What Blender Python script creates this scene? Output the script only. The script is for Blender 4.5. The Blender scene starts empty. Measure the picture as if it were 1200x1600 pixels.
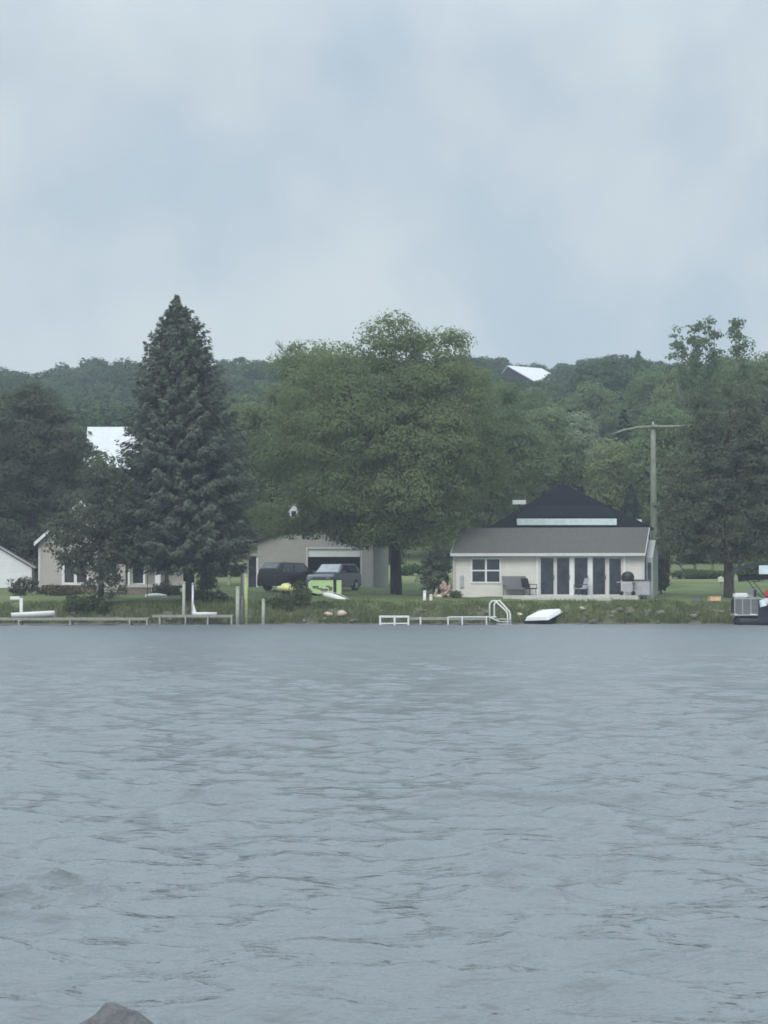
import bpy, bmesh, math, random
import numpy as np
from mathutils import Vector, Matrix
random.seed(7); RNG = np.random.default_rng(11)
S = bpy.context.scene; COL = S.collection
R = math.radians

# ------------------------------------------------------------------ camera
CAM_Z = 2.2; FPX = 4200.0; HOR = 913.0
PITCH = math.atan((HOR - 800) / FPX)
cd = bpy.data.cameras.new('camera'); cam = bpy.data.objects.new('camera', cd); COL.objects.link(cam)
cam.location = (0, 0, CAM_Z); cam.rotation_euler = (math.pi/2 + PITCH, 0, 0)
cd.sensor_fit = 'VERTICAL'; cd.sensor_height = 36; cd.lens = FPX / 1600 * 36
cd.clip_start = 0.1; cd.clip_end = 6000
S.camera = cam
def P(px, py, Y):
    """world point seen at photo pixel (px,py) at distance Y"""
    dx = (px-600)/FPX; dy = (800-py)/FPX
    wy = math.cos(PITCH) - dy*math.sin(PITCH); wz = math.sin(PITCH) + dy*math.cos(PITCH)
    t = Y/wy
    return Vector((dx*t, Y, CAM_Z + wz*t))
def proj(x, y, z):
    c, s = math.cos(PITCH), math.sin(PITCH)
    zz = z - CAM_Z; f = y*c + zz*s; u = -y*s + zz*c
    return 600 + FPX*x/f, 800 - FPX*u/f
def X(px, Y): return (px-600)/FPX*Y
def Z(py, Y): return P(600, py, Y).z

# ------------------------------------------------------------------ sky and sun
W = bpy.data.worlds.new("World"); S.world = W; W.use_nodes = True
nt = W.node_tree; N = nt.nodes; L = nt.links; N.clear()
SUN_EL, SUN_ROT = R(42), R(200)
out = N.new('ShaderNodeOutputWorld'); bg = N.new('ShaderNodeBackground'); bg.inputs['Strength'].default_value = 0.1
sky = N.new('ShaderNodeTexSky'); sky.sky_type = 'NISHITA'; sky.sun_disc = False
sky.sun_elevation = SUN_EL; sky.sun_rotation = SUN_ROT; sky.air_density = 1.2; sky.dust_density = 2.0
tc = N.new('ShaderNodeTexCoord')
mp = N.new('ShaderNodeMapping'); mp.inputs['Scale'].default_value = (1.15, 1.15, 1.0); mp.inputs['Location'].default_value = (3.1, 0.4, 1.7)
L.new(tc.outputs['Generated'], mp.inputs['Vector'])
n1 = N.new('ShaderNodeTexNoise'); n1.inputs['Scale'].default_value = 17; n1.inputs['Detail'].default_value = 4; n1.inputs['Roughness'].default_value = 0.42
n2 = N.new('ShaderNodeTexNoise'); n2.inputs['Scale'].default_value = 3.5; n2.inputs['Detail'].default_value = 2
L.new(mp.outputs[0], n1.inputs['Vector']); L.new(mp.outputs[0], n2.inputs['Vector'])
mx = N.new('ShaderNodeMath'); mx.operation = 'MULTIPLY_ADD'; mx.inputs[1].default_value = 0.75
L.new(n1.outputs['Fac'], mx.inputs[0])
mx2 = N.new('ShaderNodeMath'); mx2.operation = 'MULTIPLY'; mx2.inputs[1].default_value = 0.25
L.new(n2.outputs['Fac'], mx2.inputs[0]); L.new(mx2.outputs[0], mx.inputs[2])
cr = N.new('ShaderNodeValToRGB'); cr.color_ramp.interpolation = 'EASE'
cr.color_ramp.elements[0].position = 0.31; cr.color_ramp.elements[0].color = (0.480, 0.580, 0.680, 1)
cr.color_ramp.elements[1].position = 0.72; cr.color_ramp.elements[1].color = (0.690, 0.762, 0.790, 1)
L.new(mx.outputs[0], cr.inputs[0])
# an overcast dome: the cloud deck gets brighter towards the zenith
sx = N.new('ShaderNodeSeparateXYZ'); L.new(tc.outputs['Generated'], sx.inputs[0])
mr = N.new('ShaderNodeMapRange'); mr.inputs['From Min'].default_value = 0.19; mr.inputs['From Max'].default_value = 1.0
mr.inputs['To Min'].default_value = 8.0; mr.inputs['To Max'].default_value = 29.0
L.new(sx.outputs['Z'], mr.inputs['Value'])
vm = N.new('ShaderNodeVectorMath'); vm.operation = 'SCALE'; L.new(cr.outputs[0], vm.inputs[0]); L.new(mr.outputs[0], vm.inputs['Scale'])
mix = N.new('ShaderNodeMix'); mix.data_type = 'RGBA'; mix.inputs[0].default_value = 0.9
L.new(sky.outputs[0], mix.inputs[6]); L.new(vm.outputs[0], mix.inputs[7])
L.new(mix.outputs[2], bg.inputs['Color']); L.new(bg.outputs[0], out.inputs['Surface'])
sd = bpy.data.lights.new('sun', 'SUN'); sd.energy = 1.5; sd.angle = R(30); sd.color = (1, 0.95, 0.86)
so = bpy.data.objects.new('sun', sd); COL.objects.link(so)
_az = SUN_ROT
_dir = Vector((math.sin(_az)*math.cos(SUN_EL), math.cos(_az)*math.cos(SUN_EL), math.sin(SUN_EL)))
so.rotation_euler = _dir.to_track_quat('Z', 'Y').to_euler(); so.location = (0, -5, 40)
S.view_settings.view_transform = 'Standard'; S.view_settings.look = 'None'
S.view_settings.exposure = 0.27; S.view_settings.gamma = 1; S.view_settings.use_curve_mapping = False
S.cycles.max_bounces = 6; S.cycles.diffuse_bounces = 4; S.cycles.volume_bounces = 0
S.cycles.filter_width = 1.7

# ------------------------------------------------------------------ materials
def newmat(name):
    m = bpy.data.materials.new(name); m.use_nodes = True
    return m, m.node_tree.nodes, m.node_tree.links, m.node_tree.nodes['Principled BSDF']
def mat(name, col, rough=0.6, spec=0.3, metal=0.0, var=0.15, scale=3.0, bump=0.0, bscale=20.0, stretch=(1,1,1)):
    m, n, l, b = newmat(name)
    b.inputs['Roughness'].default_value = rough; b.inputs['Metallic'].default_value = metal
    b.inputs['Specular IOR Level'].default_value = spec
    t = n.new('ShaderNodeTexCoord'); mp = n.new('ShaderNodeMapping'); mp.inputs['Scale'].default_value = stretch
    l.new(t.outputs['Object'], mp.inputs[0])
    no = n.new('ShaderNodeTexNoise'); no.inputs['Scale'].default_value = scale; no.inputs['Detail'].default_value = 6
    no.inputs['Roughness'].default_value = 0.65
    l.new(mp.outputs[0], no.inputs['Vector'])
    c = n.new('ShaderNodeValToRGB')
    c.color_ramp.elements[0].position = 0.3; c.color_ramp.elements[1].position = 0.7
    c.color_ramp.elements[0].color = tuple(max(0, x*(1-var)) for x in col)+(1,)
    c.color_ramp.elements[1].color = tuple(min(1, x*(1+var)) for x in col)+(1,)
    l.new(no.outputs['Fac'], c.inputs[0]); l.new(c.outputs[0], b.inputs['Base Color'])
    if bump:
        nb = n.new('ShaderNodeTexNoise'); nb.inputs['Scale'].default_value = bscale; nb.inputs['Detail'].default_value = 4
        l.new(mp.outputs[0], nb.inputs['Vector'])
        bp = n.new('ShaderNodeBump'); bp.inputs['Strength'].default_value = 0.6; bp.inputs['Distance'].default_value = bump
        l.new(nb.outputs['Fac'], bp.inputs['Height']); l.new(bp.outputs[0], b.inputs['Normal'])
    return m
def siding(name, col, pitch=0.13, axis=2):
    m, n, l, b = newmat(name); b.inputs['Roughness'].default_value = 0.55; b.inputs['Specular IOR Level'].default_value = 0.25
    t = n.new('ShaderNodeTexCoord'); s = n.new('ShaderNodeSeparateXYZ'); l.new(t.outputs['Object'], s.inputs[0])
    d = n.new('ShaderNodeMath'); d.operation = 'DIVIDE'; d.inputs[1].default_value = pitch; l.new(s.outputs[axis], d.inputs[0])
    f = n.new('ShaderNodeMath'); f.operation = 'FRACT'; l.new(d.outputs[0], f.inputs[0])
    bp = n.new('ShaderNodeBump'); bp.invert = True; bp.inputs['Strength'].default_value = 0.8; bp.inputs['Distance'].default_value = 0.018
    l.new(f.outputs[0], bp.inputs['Height']); l.new(bp.outputs[0], b.inputs['Normal'])
    no = n.new('ShaderNodeTexNoise'); no.inputs['Scale'].default_value = 1.3; no.inputs['Detail'].default_value = 8; no.inputs['Roughness'].default_value = 0.7
    mp = n.new('ShaderNodeMapping'); mp.inputs['Scale'].default_value = (1,1,2.5); l.new(t.outputs['Object'], mp.inputs[0]); l.new(mp.outputs[0], no.inputs['Vector'])
    c = n.new('ShaderNodeValToRGB'); c.color_ramp.elements[0].position = 0.25; c.color_ramp.elements[1].position = 0.75
    c.color_ramp.elements[0].color = tuple(x*0.86 for x in col)+(1,); c.color_ramp.elements[1].color = tuple(x*1.06 for x in col)+(1,)
    l.new(no.outputs['Fac'], c.inputs[0]); l.new(c.outputs[0], b.inputs['Base Color'])
    return m
def foliage(name, c1, c2, transl=0.25, cell=1.2):
    m, n, l, b = newmat(name); n.remove(b)
    o = [x for x in n if x.type == 'OUTPUT_MATERIAL'][0]
    a = n.new('ShaderNodeAttribute'); a.attribute_name = 'tint'
    oi = n.new('ShaderNodeObjectInfo')
    t = n.new('ShaderNodeTexCoord'); no = n.new('ShaderNodeTexNoise'); no.inputs['Scale'].default_value = 1/cell; no.inputs['Detail'].default_value = 3
    l.new(t.outputs['Object'], no.inputs['Vector'])
    ad = n.new('ShaderNodeMath'); ad.operation = 'MULTIPLY_ADD'; ad.inputs[1].default_value = 0.45; l.new(a.outputs['Fac'], ad.inputs[0])
    m3 = n.new('ShaderNodeMath'); m3.operation = 'MULTIPLY_ADD'; m3.inputs[1].default_value = 0.35; m3.inputs[2].default_value = 0.0; l.new(oi.outputs['Random'], m3.inputs[0])
    m4 = n.new('ShaderNodeMath'); m4.operation = 'MULTIPLY_ADD'; m4.inputs[1].default_value = 0.25; l.new(no.outputs['Fac'], m4.inputs[0]); l.new(m3.outputs[0], m4.inputs[2])
    l.new(m4.outputs[0], ad.inputs[2])
    mx = n.new('ShaderNodeMix'); mx.data_type = 'RGBA'; l.new(ad.outputs[0], mx.inputs[0])
    mx.inputs[6].default_value = tuple(c1)+(1,); mx.inputs[7].default_value = tuple(c2)+(1,)
    df = n.new('ShaderNodeBsdfDiffuse'); tr = n.new('ShaderNodeBsdfTranslucent'); ms = n.new('ShaderNodeMixShader'); ms.inputs[0].default_value = transl
    l.new(mx.outputs[2], df.inputs[0]); l.new(mx.outputs[2], tr.inputs[0]); l.new(df.outputs[0], ms.inputs[1]); l.new(tr.outputs[0], ms.inputs[2])
    l.new(ms.outputs[0], o.inputs['Surface'])
    return m
M = {}
M['wall']   = siding('cream_siding', (0.62, 0.60, 0.55))
M['tan']    = siding('tan_siding', (0.40, 0.375, 0.34))
M['taupe']  = siding('taupe_siding', (0.33, 0.325, 0.295))
M['whitewall'] = siding('white_siding', (0.68, 0.70, 0.71), 0.2)
M['shingle']= mat('grey_shingle', (0.094, 0.091, 0.083), 0.9, 0.1, var=0.28, scale=9, bump=0.02, bscale=30, stretch=(1,1,2))
M['darkroof']= mat('dark_slate_shingle', (0.006, 0.007, 0.011), 0.9, 0.05, var=0.25, scale=8, bump=0.02, bscale=25)
M['metalroof']= siding('white_roof_metal', (0.57, 0.585, 0.60), 0.55, 0)
M['white']  = mat('white_paint', (0.66, 0.68, 0.67), 0.45, 0.4, var=0.08, scale=5)
M['trim']   = mat('grey_white_trim', (0.50, 0.51, 0.50), 0.5, 0.3, var=0.08)
M['glass']  = mat('dark_window_glass', (0.022, 0.026, 0.036), 0.08, 0.6, var=0.8, scale=1.8)
M['black']  = mat('black_plastic', (0.012, 0.013, 0.017), 0.5, 0.4, var=0.3)
M['rubber'] = mat('tyre_rubber', (0.015, 0.015, 0.016), 0.85, 0.2)
M['alu']    = mat('dull_aluminium', (0.42, 0.43, 0.45), 0.4, 0.5, metal=0.5, var=0.12)
M['concrete'] = mat('pale_concrete', (0.44, 0.44, 0.41), 0.85, 0.2, var=0.14, scale=4, bump=0.01)
M['deckwood'] = mat('weathered_dock_wood', (0.27, 0.265, 0.24), 0.85, 0.2, var=0.3, scale=4, bump=0.01, stretch=(6,1,1))
M['greyboard'] = siding('grey_annex_boards', (0.36,0.37,0.36), 0.25, 1)
M['brown']  = mat('reddish_brown_boards', (0.17, 0.115, 0.095), 0.8, 0.2, var=0.2)
M['brick']  = mat('dusty_grey_brick', (0.20, 0.17, 0.15), 0.9, 0.1, var=0.4, scale=7, bump=0.02)
M['post']   = mat('pale_weathered_post', (0.31, 0.33, 0.28), 0.8, 0.2, var=0.25, scale=4)
M['postgreen'] = mat('mossy_yellow_post', (0.34, 0.38, 0.17), 0.8, 0.2, var=0.25, scale=4)
M['bark']   = mat('dark_bark', (0.055, 0.048, 0.044), 0.95, 0.1, var=0.4, scale=5, bump=0.05, bscale=9, stretch=(1,1,0.3))
M['barkgrey'] = mat('grey_bark', (0.15, 0.145, 0.145), 0.95, 0.1, var=0.3, scale=5, bump=0.03, stretch=(1,1,0.3))
M['barkpale'] = mat('pale_bark', (0.30, 0.33, 0.24), 0.9, 0.1, var=0.3, scale=5, stretch=(1,1,0.3))
M['barkpop'] = mat('poplar_bark', (0.17, 0.19, 0.14), 0.9, 0.1, var=0.3, scale=5)
M['poleivy'] = mat('lichened_pole_wood', (0.17, 0.19, 0.15), 0.95, 0.1, var=0.35, scale=4, stretch=(1,1,0.4))
M['suvblack'] = mat('black_car_paint', (0.012, 0.012, 0.016), 0.25, 0.5, var=0.2)
M['suvgrey'] = mat('charcoal_car_paint', (0.15, 0.16, 0.175), 0.2, 0.6, metal=0.3, var=0.1)
M['suvgreen'] = mat('dark_car_paint', (0.022, 0.030, 0.034), 0.2, 0.6, metal=0.2, var=0.1)
M['paleglass'] = mat('painted_sky_windscreen_glass', (0.42, 0.45, 0.48), 0.15, 0.9, var=0.15)  # pale base colour stands in for bright sky reflected in the windscreen
M['lime']   = mat('lime_green_plastic', (0.62, 0.86, 0.42), 0.5, 0.3, var=0.1, scale=6)
M['yellow'] = mat('pale_yellow_plastic', (0.80, 0.76, 0.34), 0.5, 0.3, var=0.12, scale=6)
M['orange'] = mat('orange_board', (0.72, 0.45, 0.27), 0.7, 0.2, var=0.2)
M['peach']  = mat('peach_petals', (0.80, 0.50, 0.33), 0.8, 0.1, var=0.3, scale=12)
M['pinkstone'] = mat('pink_granite', (0.48, 0.37, 0.31), 0.85, 0.2, var=0.3, scale=4, bump=0.03)
M['stone']  = mat('bank_stone', (0.13, 0.125, 0.105), 0.9, 0.2, var=0.45, scale=4, bump=0.03)
M['palestone'] = mat('pale_stone', (0.55, 0.53, 0.45), 0.85, 0.2, var=0.2, scale=5)
M['wetrock'] = mat('wet_grey_rock', (0.058, 0.055, 0.055), 0.32, 0.5, var=0.45, scale=6, bump=0.03, bscale=22)
M['greycloth'] = mat('grey_canvas', (0.14, 0.145, 0.15), 0.8, 0.2, var=0.15, scale=4)
M['greyvinyl'] = mat('pale_grey_vinyl', (0.36, 0.36, 0.38), 0.5, 0.3, var=0.12)
M['red']    = mat('faded_red_fabric', (0.42, 0.06, 0.06), 0.8, 0.1, var=0.2)
M['darkred'] = mat('dark_lamp_red', (0.10,0.015,0.015), 0.3, 0.4)
M['navy']   = mat('dark_navy_skirt', (0.022, 0.026, 0.04), 0.5, 0.3, var=0.2)
M['tealwhite'] = mat('bluish_white_plastic', (0.60, 0.70, 0.72), 0.4, 0.4)
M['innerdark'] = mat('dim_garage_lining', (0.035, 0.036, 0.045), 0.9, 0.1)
# foliage kinds
M['f_spruce'] = foliage('spruce_needles', (0.058, 0.074, 0.061), (0.162, 0.194, 0.142), 0.4, 0.8)
M['f_cedar']  = foliage('dark_cedar_foliage', (0.058, 0.079, 0.055), (0.132, 0.144, 0.090), 0.4)
M['f_scrub']  = foliage('olive_scrub_foliage', (0.071, 0.088, 0.061), (0.137, 0.147, 0.096), 0.4)
M['f_maple']  = foliage('maple_leaves', (0.091, 0.137, 0.067), (0.270, 0.315, 0.147), 0.55, 1.6)
M['f_light']  = foliage('willow_leaves', (0.101, 0.156, 0.079), (0.252, 0.302, 0.151), 0.55)
M['f_hill']   = foliage('hillside_leaves', (0.027, 0.052, 0.021), (0.106, 0.157, 0.064), 0.35, 3)
M['f_hillpine'] = foliage('hillside_needles', (0.026, 0.047, 0.031), (0.058, 0.085, 0.055), 0.25)
M['f_birch']  = foliage('poplar_leaves', (0.089, 0.139, 0.063), (0.190, 0.253, 0.139), 0.55)
M['f_grey']   = foliage('silver_shrub_leaves', (0.126, 0.168, 0.109), (0.319, 0.370, 0.252), 0.45)
M['f_bush']   = foliage('shore_bush_leaves', (0.036, 0.054, 0.024), (0.102, 0.126, 0.054), 0.35)
M['f_hedge']  = foliage('brownish_hedge_leaves', (0.050, 0.042, 0.026), (0.10, 0.088, 0.055), 0.15)
M['f_grass']  = foliage('bank_grass_blades', (0.079, 0.109, 0.039), (0.176, 0.204, 0.094), 0.25)

# ------------------------------------------------------------------ helpers
def link(o): COL.objects.link(o); return o
def tag(o, label=None, cat=None, group=None, kind=None):
    if label: o['label'] = label
    if cat: o['category'] = cat
    if group: o['group'] = group
    if kind: o['kind'] = kind
    return o
def thing(name, label, cat, loc=(0,0,0), rz=0.0, group=None):
    o = link(bpy.data.objects.new(name, None)); o.location = loc; o.rotation_euler = (0,0,rz)
    o.empty_display_size = 0.3
    return tag(o, label, cat, group)
class MB:
    """collects solids, then builds ONE mesh object"""
    def __init__(s): s.v = []; s.f = []
    def add(s, vs, fs):
        b = len(s.v); s.v += [tuple(x) for x in vs]; s.f += [tuple(i+b for i in f) for f in fs]; return s
    def box(s, x0, x1, y0, y1, z0, z1):
        return s.add([(x0,y0,z0),(x1,y0,z0),(x1,y1,z0),(x0,y1,z0),(x0,y0,z1),(x1,y0,z1),(x1,y1,z1),(x0,y1,z1)],
            [(0,3,2,1),(4,5,6,7),(0,1,5,4),(1,2,6,5),(2,3,7,6),(3,0,4,7)])
    def slab(s, q, t):
        """thick sheet: quad q (4 points, ccw seen from outside), thickness t inward"""
        q = [Vector(p) for p in q]; n = (q[1]-q[0]).cross(q[2]-q[0]).normalized()
        k = len(q)
        vs = q + [p - n*t for p in q]
        fs = [tuple(range(k)), tuple(range(2*k-1, k-1, -1))] + [(i, i+k, (i+1)%k+k, (i+1)%k) for i in range(k)]
        return s.add(vs, fs)
    def prism(s, poly, axis, a0, a1):
        """poly: 2D points; extruded along axis ('x': poly=(y,z); 'y': poly=(x,z))"""
        k = len(poly)
        if axis == 'x': A = [(a0,p[0],p[1]) for p in poly]; B = [(a1,p[0],p[1]) for p in poly]
        elif axis == 'y': A = [(p[0],a0,p[1]) for p in poly]; B = [(p[0],a1,p[1]) for p in poly]
        else: A = [(p[0],p[1],a0) for p in poly]; B = [(p[0],p[1],a1) for p in poly]
        return s.add(A+B, [tuple(range(k)), tuple(range(2*k-1,k-1,-1))] + [(i,i+k,(i+1)%k+k,(i+1)%k) for i in range(k)])
    def tube(s, pts, rad, n=8):
        pts = [Vector(p) for p in pts]
        if not hasattr(rad, '__len__'): rad = [rad]*len(pts)
        b = len(s.v)
        for i, p in enumerate(pts):
            d = (pts[min(i+1,len(pts)-1)] - pts[max(i-1,0)]).normalized()
            a = d.cross(Vector((0.13,1,0.07)) if abs(d.y) < 0.9 else Vector((1,0,0.1))).normalized(); c = d.cross(a)
            for k in range(n):
                t = 2*math.pi*k/n; s.v.append(tuple(p + (a*math.cos(t) + c*math.sin(t))*rad[i]))
        for i in range(len(pts)-1):
            for k in range(n):
                s.f.append((b+i*n+k, b+i*n+(k+1)%n, b+(i+1)*n+(k+1)%n, b+(i+1)*n+k))
        s.f.append(tuple(b+k for k in range(n))[::-1]); s.f.append(tuple(b+(len(pts)-1)*n+k for k in range(n)))
        return s
    def lathe(s, prof, n=16, c=(0,0,0)):
        b = len(s.v)
        for r, z in prof:
            for k in range(n):
                t = 2*math.pi*k/n; s.v.append((c[0]+r*math.cos(t), c[1]+r*math.sin(t), c[2]+z))
        for i in range(len(prof)-1):
            for k in range(n): s.f.append((b+i*n+k, b+i*n+(k+1)%n, b+(i+1)*n+(k+1)%n, b+(i+1)*n+k))
        s.f.append(tuple(b+k for k in range(n))[::-1]); s.f.append(tuple(b+(len(prof)-1)*n+k for k in range(n)))
        return s
    def build(s, name, m, parent=None, bevel=0.0, smooth=False, loc=None):
        me = bpy.data.meshes.new(name); me.from_pydata(s.v, [], s.f); 
        bm = bmesh.new(); bm.from_mesh(me); bmesh.ops.recalc_face_normals(bm, faces=bm.faces)
        if bevel: bmesh.ops.bevel(bm, geom=bm.edges[:], offset=bevel, segments=2, affect='EDGES', clamp_overlap=True)
        bm.to_mesh(me); bm.free(); me.materials.append(m if not isinstance(m, str) else M[m])
        if smooth: me.polygons.foreach_set('use_smooth', [True]*len(me.polygons))
        o = link(bpy.data.objects.new(name, me))
        if parent: o.parent = parent
        if loc: o.location = loc
        return o

# terrain ------------------------------------------------------------
GY = [-60, 2, 6, 8, 12, 30, 140, 147.3, 149.0, 150.4, 152, 158, 168, 180, 200, 230, 270, 350, 450, 520, 700, 1200, 3000]
GZ = [1.2, 0.6, 0.35, -0.3, -1.0, -3, -2, -0.7, 0.0, 0.80, 1.18, 1.47, 1.80, 2.2, 2.85, 4.2, 8.5, 20, 32, 36, 36, 30, 20]
def shore(x):
    return 0.35*np.sin(x*0.31+1.0) + 0.2*np.sin(x*0.83) + 0.10*np.sin(x*2.3+0.5)
def G(x, y):
    x = np.asarray(x, float); y = np.asarray(y, float)
    w = np.clip((y-120)/20, 0, 1)*np.clip((158-y)/6, 0, 1)
    z = np.interp(y - shore(x)*w, GY, GZ)
    h = np.clip((y-230)/120, 0, 1)
    z = z + h*(2.2*np.sin(x*0.03+0.4) + 1.3*np.sin(x*0.071+y*0.02))
    b = np.clip((y-149)/2, 0, 1)*np.clip((200-y)/30, 0, 1)
    z = z + b*(0.03*np.sin(x*1.1+y*0.6) + 0.02*np.sin(x*2.9-y*1.7))
    return z
def g(x, y): return float(G(x, y))

def mesh_np(name, verts, quads, m, tint=None, parent=None, smooth=False):
    me = bpy.data.meshes.new(name)
    nv, nf = len(verts), len(quads); k = quads.shape[1]
    me.vertices.add(nv); me.vertices.foreach_set('co', verts.astype(np.float32).ravel())
    me.loops.add(nf*k); me.loops.foreach_set('vertex_index', quads.astype(np.int32).ravel())
    me.polygons.add(nf); me.polygons.foreach_set('loop_start', np.arange(0, nf*k, k, dtype=np.int32))
    if smooth: me.polygons.foreach_set('use_smooth', np.ones(nf, bool))
    me.update(calc_edges=True)
    if tint is not None:
        a = me.attributes.new('tint', 'FLOAT', 'FACE'); a.data.foreach_set('value', tint.astype(np.float32))
    me.materials.append(M[m] if isinstance(m, str) else m)
    o = link(bpy.data.objects.new(name, me))
    if parent: o.parent = parent
    return o
def grid(name, xs, ys, zf, m, smooth=True):
    XX, YY = np.meshgrid(xs, ys); ZZ = zf(XX, YY)
    v = np.stack([XX, YY, ZZ], -1).reshape(-1, 3); nx, ny = len(xs), len(ys)
    i = (np.arange(ny-1)[:,None]*nx + np.arange(nx-1)[None,:]).ravel()
    return mesh_np(name, v, np.stack([i, i+1, i+nx+1, i+nx], 1), m, smooth=smooth)

# ground -------------------------------------------------------------
def ground_mat():
    m, n, l, b = newmat('lawn_and_bank'); b.inputs['Roughness'].default_value = 0.95; b.inputs['Specular IOR Level'].default_value = 0.1
    t = n.new('ShaderNodeTexCoord'); s = n.new('ShaderNodeSeparateXYZ'); l.new(t.outputs['Object'], s.inputs[0])
    def noise(sc, det=5, st=(1,1,1)):
        mp = n.new('ShaderNodeMapping'); mp.inputs['Scale'].default_value = st; l.new(t.outputs['Object'], mp.inputs[0])
        q = n.new('ShaderNodeTexNoise'); q.inputs['Scale'].default_value = sc; q.inputs['Detail'].default_value = det; q.inputs['Roughness'].default_value = 0.65
        l.new(mp.outputs[0], q.inputs['Vector']); return q.outputs['Fac']
    def ramp(src, p0, c0, p1, c1):
        r = n.new('ShaderNodeValToRGB'); r.color_ramp.elements[0].position = p0; r.color_ramp.elements[1].position = p1
        r.color_ramp.elements[0].color = c0+(1,); r.color_ramp.elements[1].color = c1+(1,); l.new(src, r.inputs[0]); return r.outputs[0]
    grass = ramp(noise(0.35, 8, (1,0.5,1)), 0.35, (0.080, 0.108, 0.046), 0.65, (0.135, 0.165, 0.075))
    fine = ramp(noise(6, 5), 0.3, (0.62,0.62,0.62), 0.7, (1.25,1.25,1.2))
    mu = n.new('ShaderNodeMix'); mu.data_type = 'RGBA'; mu.blend_type = 'MULTIPLY'; mu.inputs[0].default_value = 1
    l.new(grass, mu.inputs[6]); l.new(fine, mu.inputs[7])
    # worn brown bank near the waterline
    dirt = ramp(noise(2.2, 8), 0.35, (0.060, 0.058, 0.040), 0.7, (0.15, 0.145, 0.10))
    z = n.new('ShaderNodeMapRange'); z.inputs['From Min'].default_value = 0.55; z.inputs['From Max'].default_value = 1.15
    z.inputs['To Min'].default_value = 1; z.inputs['To Max'].default_value = 0
    zz = n.new('ShaderNodeMath'); zz.operation = 'MULTIPLY_ADD'; zz.inputs[1].default_value = 0.8; l.new(noise(0.9, 4), zz.inputs[0])
    ad = n.new('ShaderNodeMath'); ad.operation = 'SUBTRACT'; l.new(s.outputs[2], ad.inputs[0]); ad.inputs[1].default_value = 0.4
    l.new(ad.outputs[0], zz.inputs[2]); l.new(zz.outputs[0], z.inputs['Value'])
    m1 = n.new('ShaderNodeMix'); m1.data_type = 'RGBA'; l.new(z.outputs[0], m1.inputs[0]); l.new(mu.outputs[2], m1.inputs[6]); l.new(dirt, m1.inputs[7])
    # dry pale meadow strip behind the yards
    y0 = n.new('ShaderNodeMapRange'); y0.inputs['From Min'].default_value = 182; y0.inputs['From Max'].default_value = 190; l.new(s.outputs[1], y0.inputs['Value'])
    y1 = n.new('ShaderNodeMapRange'); y1.inputs['From Min'].default_value = 215; y1.inputs['From Max'].default_value = 235; y1.inputs['To Min'].default_value = 1; y1.inputs['To Max'].default_value = 0
    l.new(s.outputs[1], y1.inputs['Value'])
    mm = n.new('ShaderNodeMath'); mm.operation = 'MULTIPLY'; l.new(y0.outputs[0], mm.inputs[0]); l.new(y1.outputs[0], mm.inputs[1])
    m2 = n.new('ShaderNodeMix'); m2.data_type = 'RGBA'; l.new(mm.outputs[0], m2.inputs[0]); l.new(m1.outputs[2], m2.inputs[6]); m2.inputs[7].default_value = (0.17, 0.19, 0.09, 1)
    l.new(m2.outputs[2], b.inputs['Base Color'])
    bp = n.new('ShaderNodeBump'); bp.inputs['Distance'].default_value = 0.06; bp.inputs['Strength'].default_value = 0.7
    l.new(noise(5, 6), bp.inputs['Height']); l.new(bp.outputs[0], b.inputs['Normal'])
    return m
xs = np.unique(np.concatenate([np.linspace(-2500, -60, 25), np.linspace(-60, 60, 321), np.linspace(60, 2500, 25)]))
ys = np.unique(np.concatenate([np.linspace(-60, 140, 41), np.linspace(140, 147, 15), np.linspace(147, 156, 73), np.linspace(156, 240, 120), np.linspace(240, 720, 100), np.linspace(720, 3000, 20)]))
tag(grid('ground', xs, ys, G, ground_mat()), kind='structure')

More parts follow.
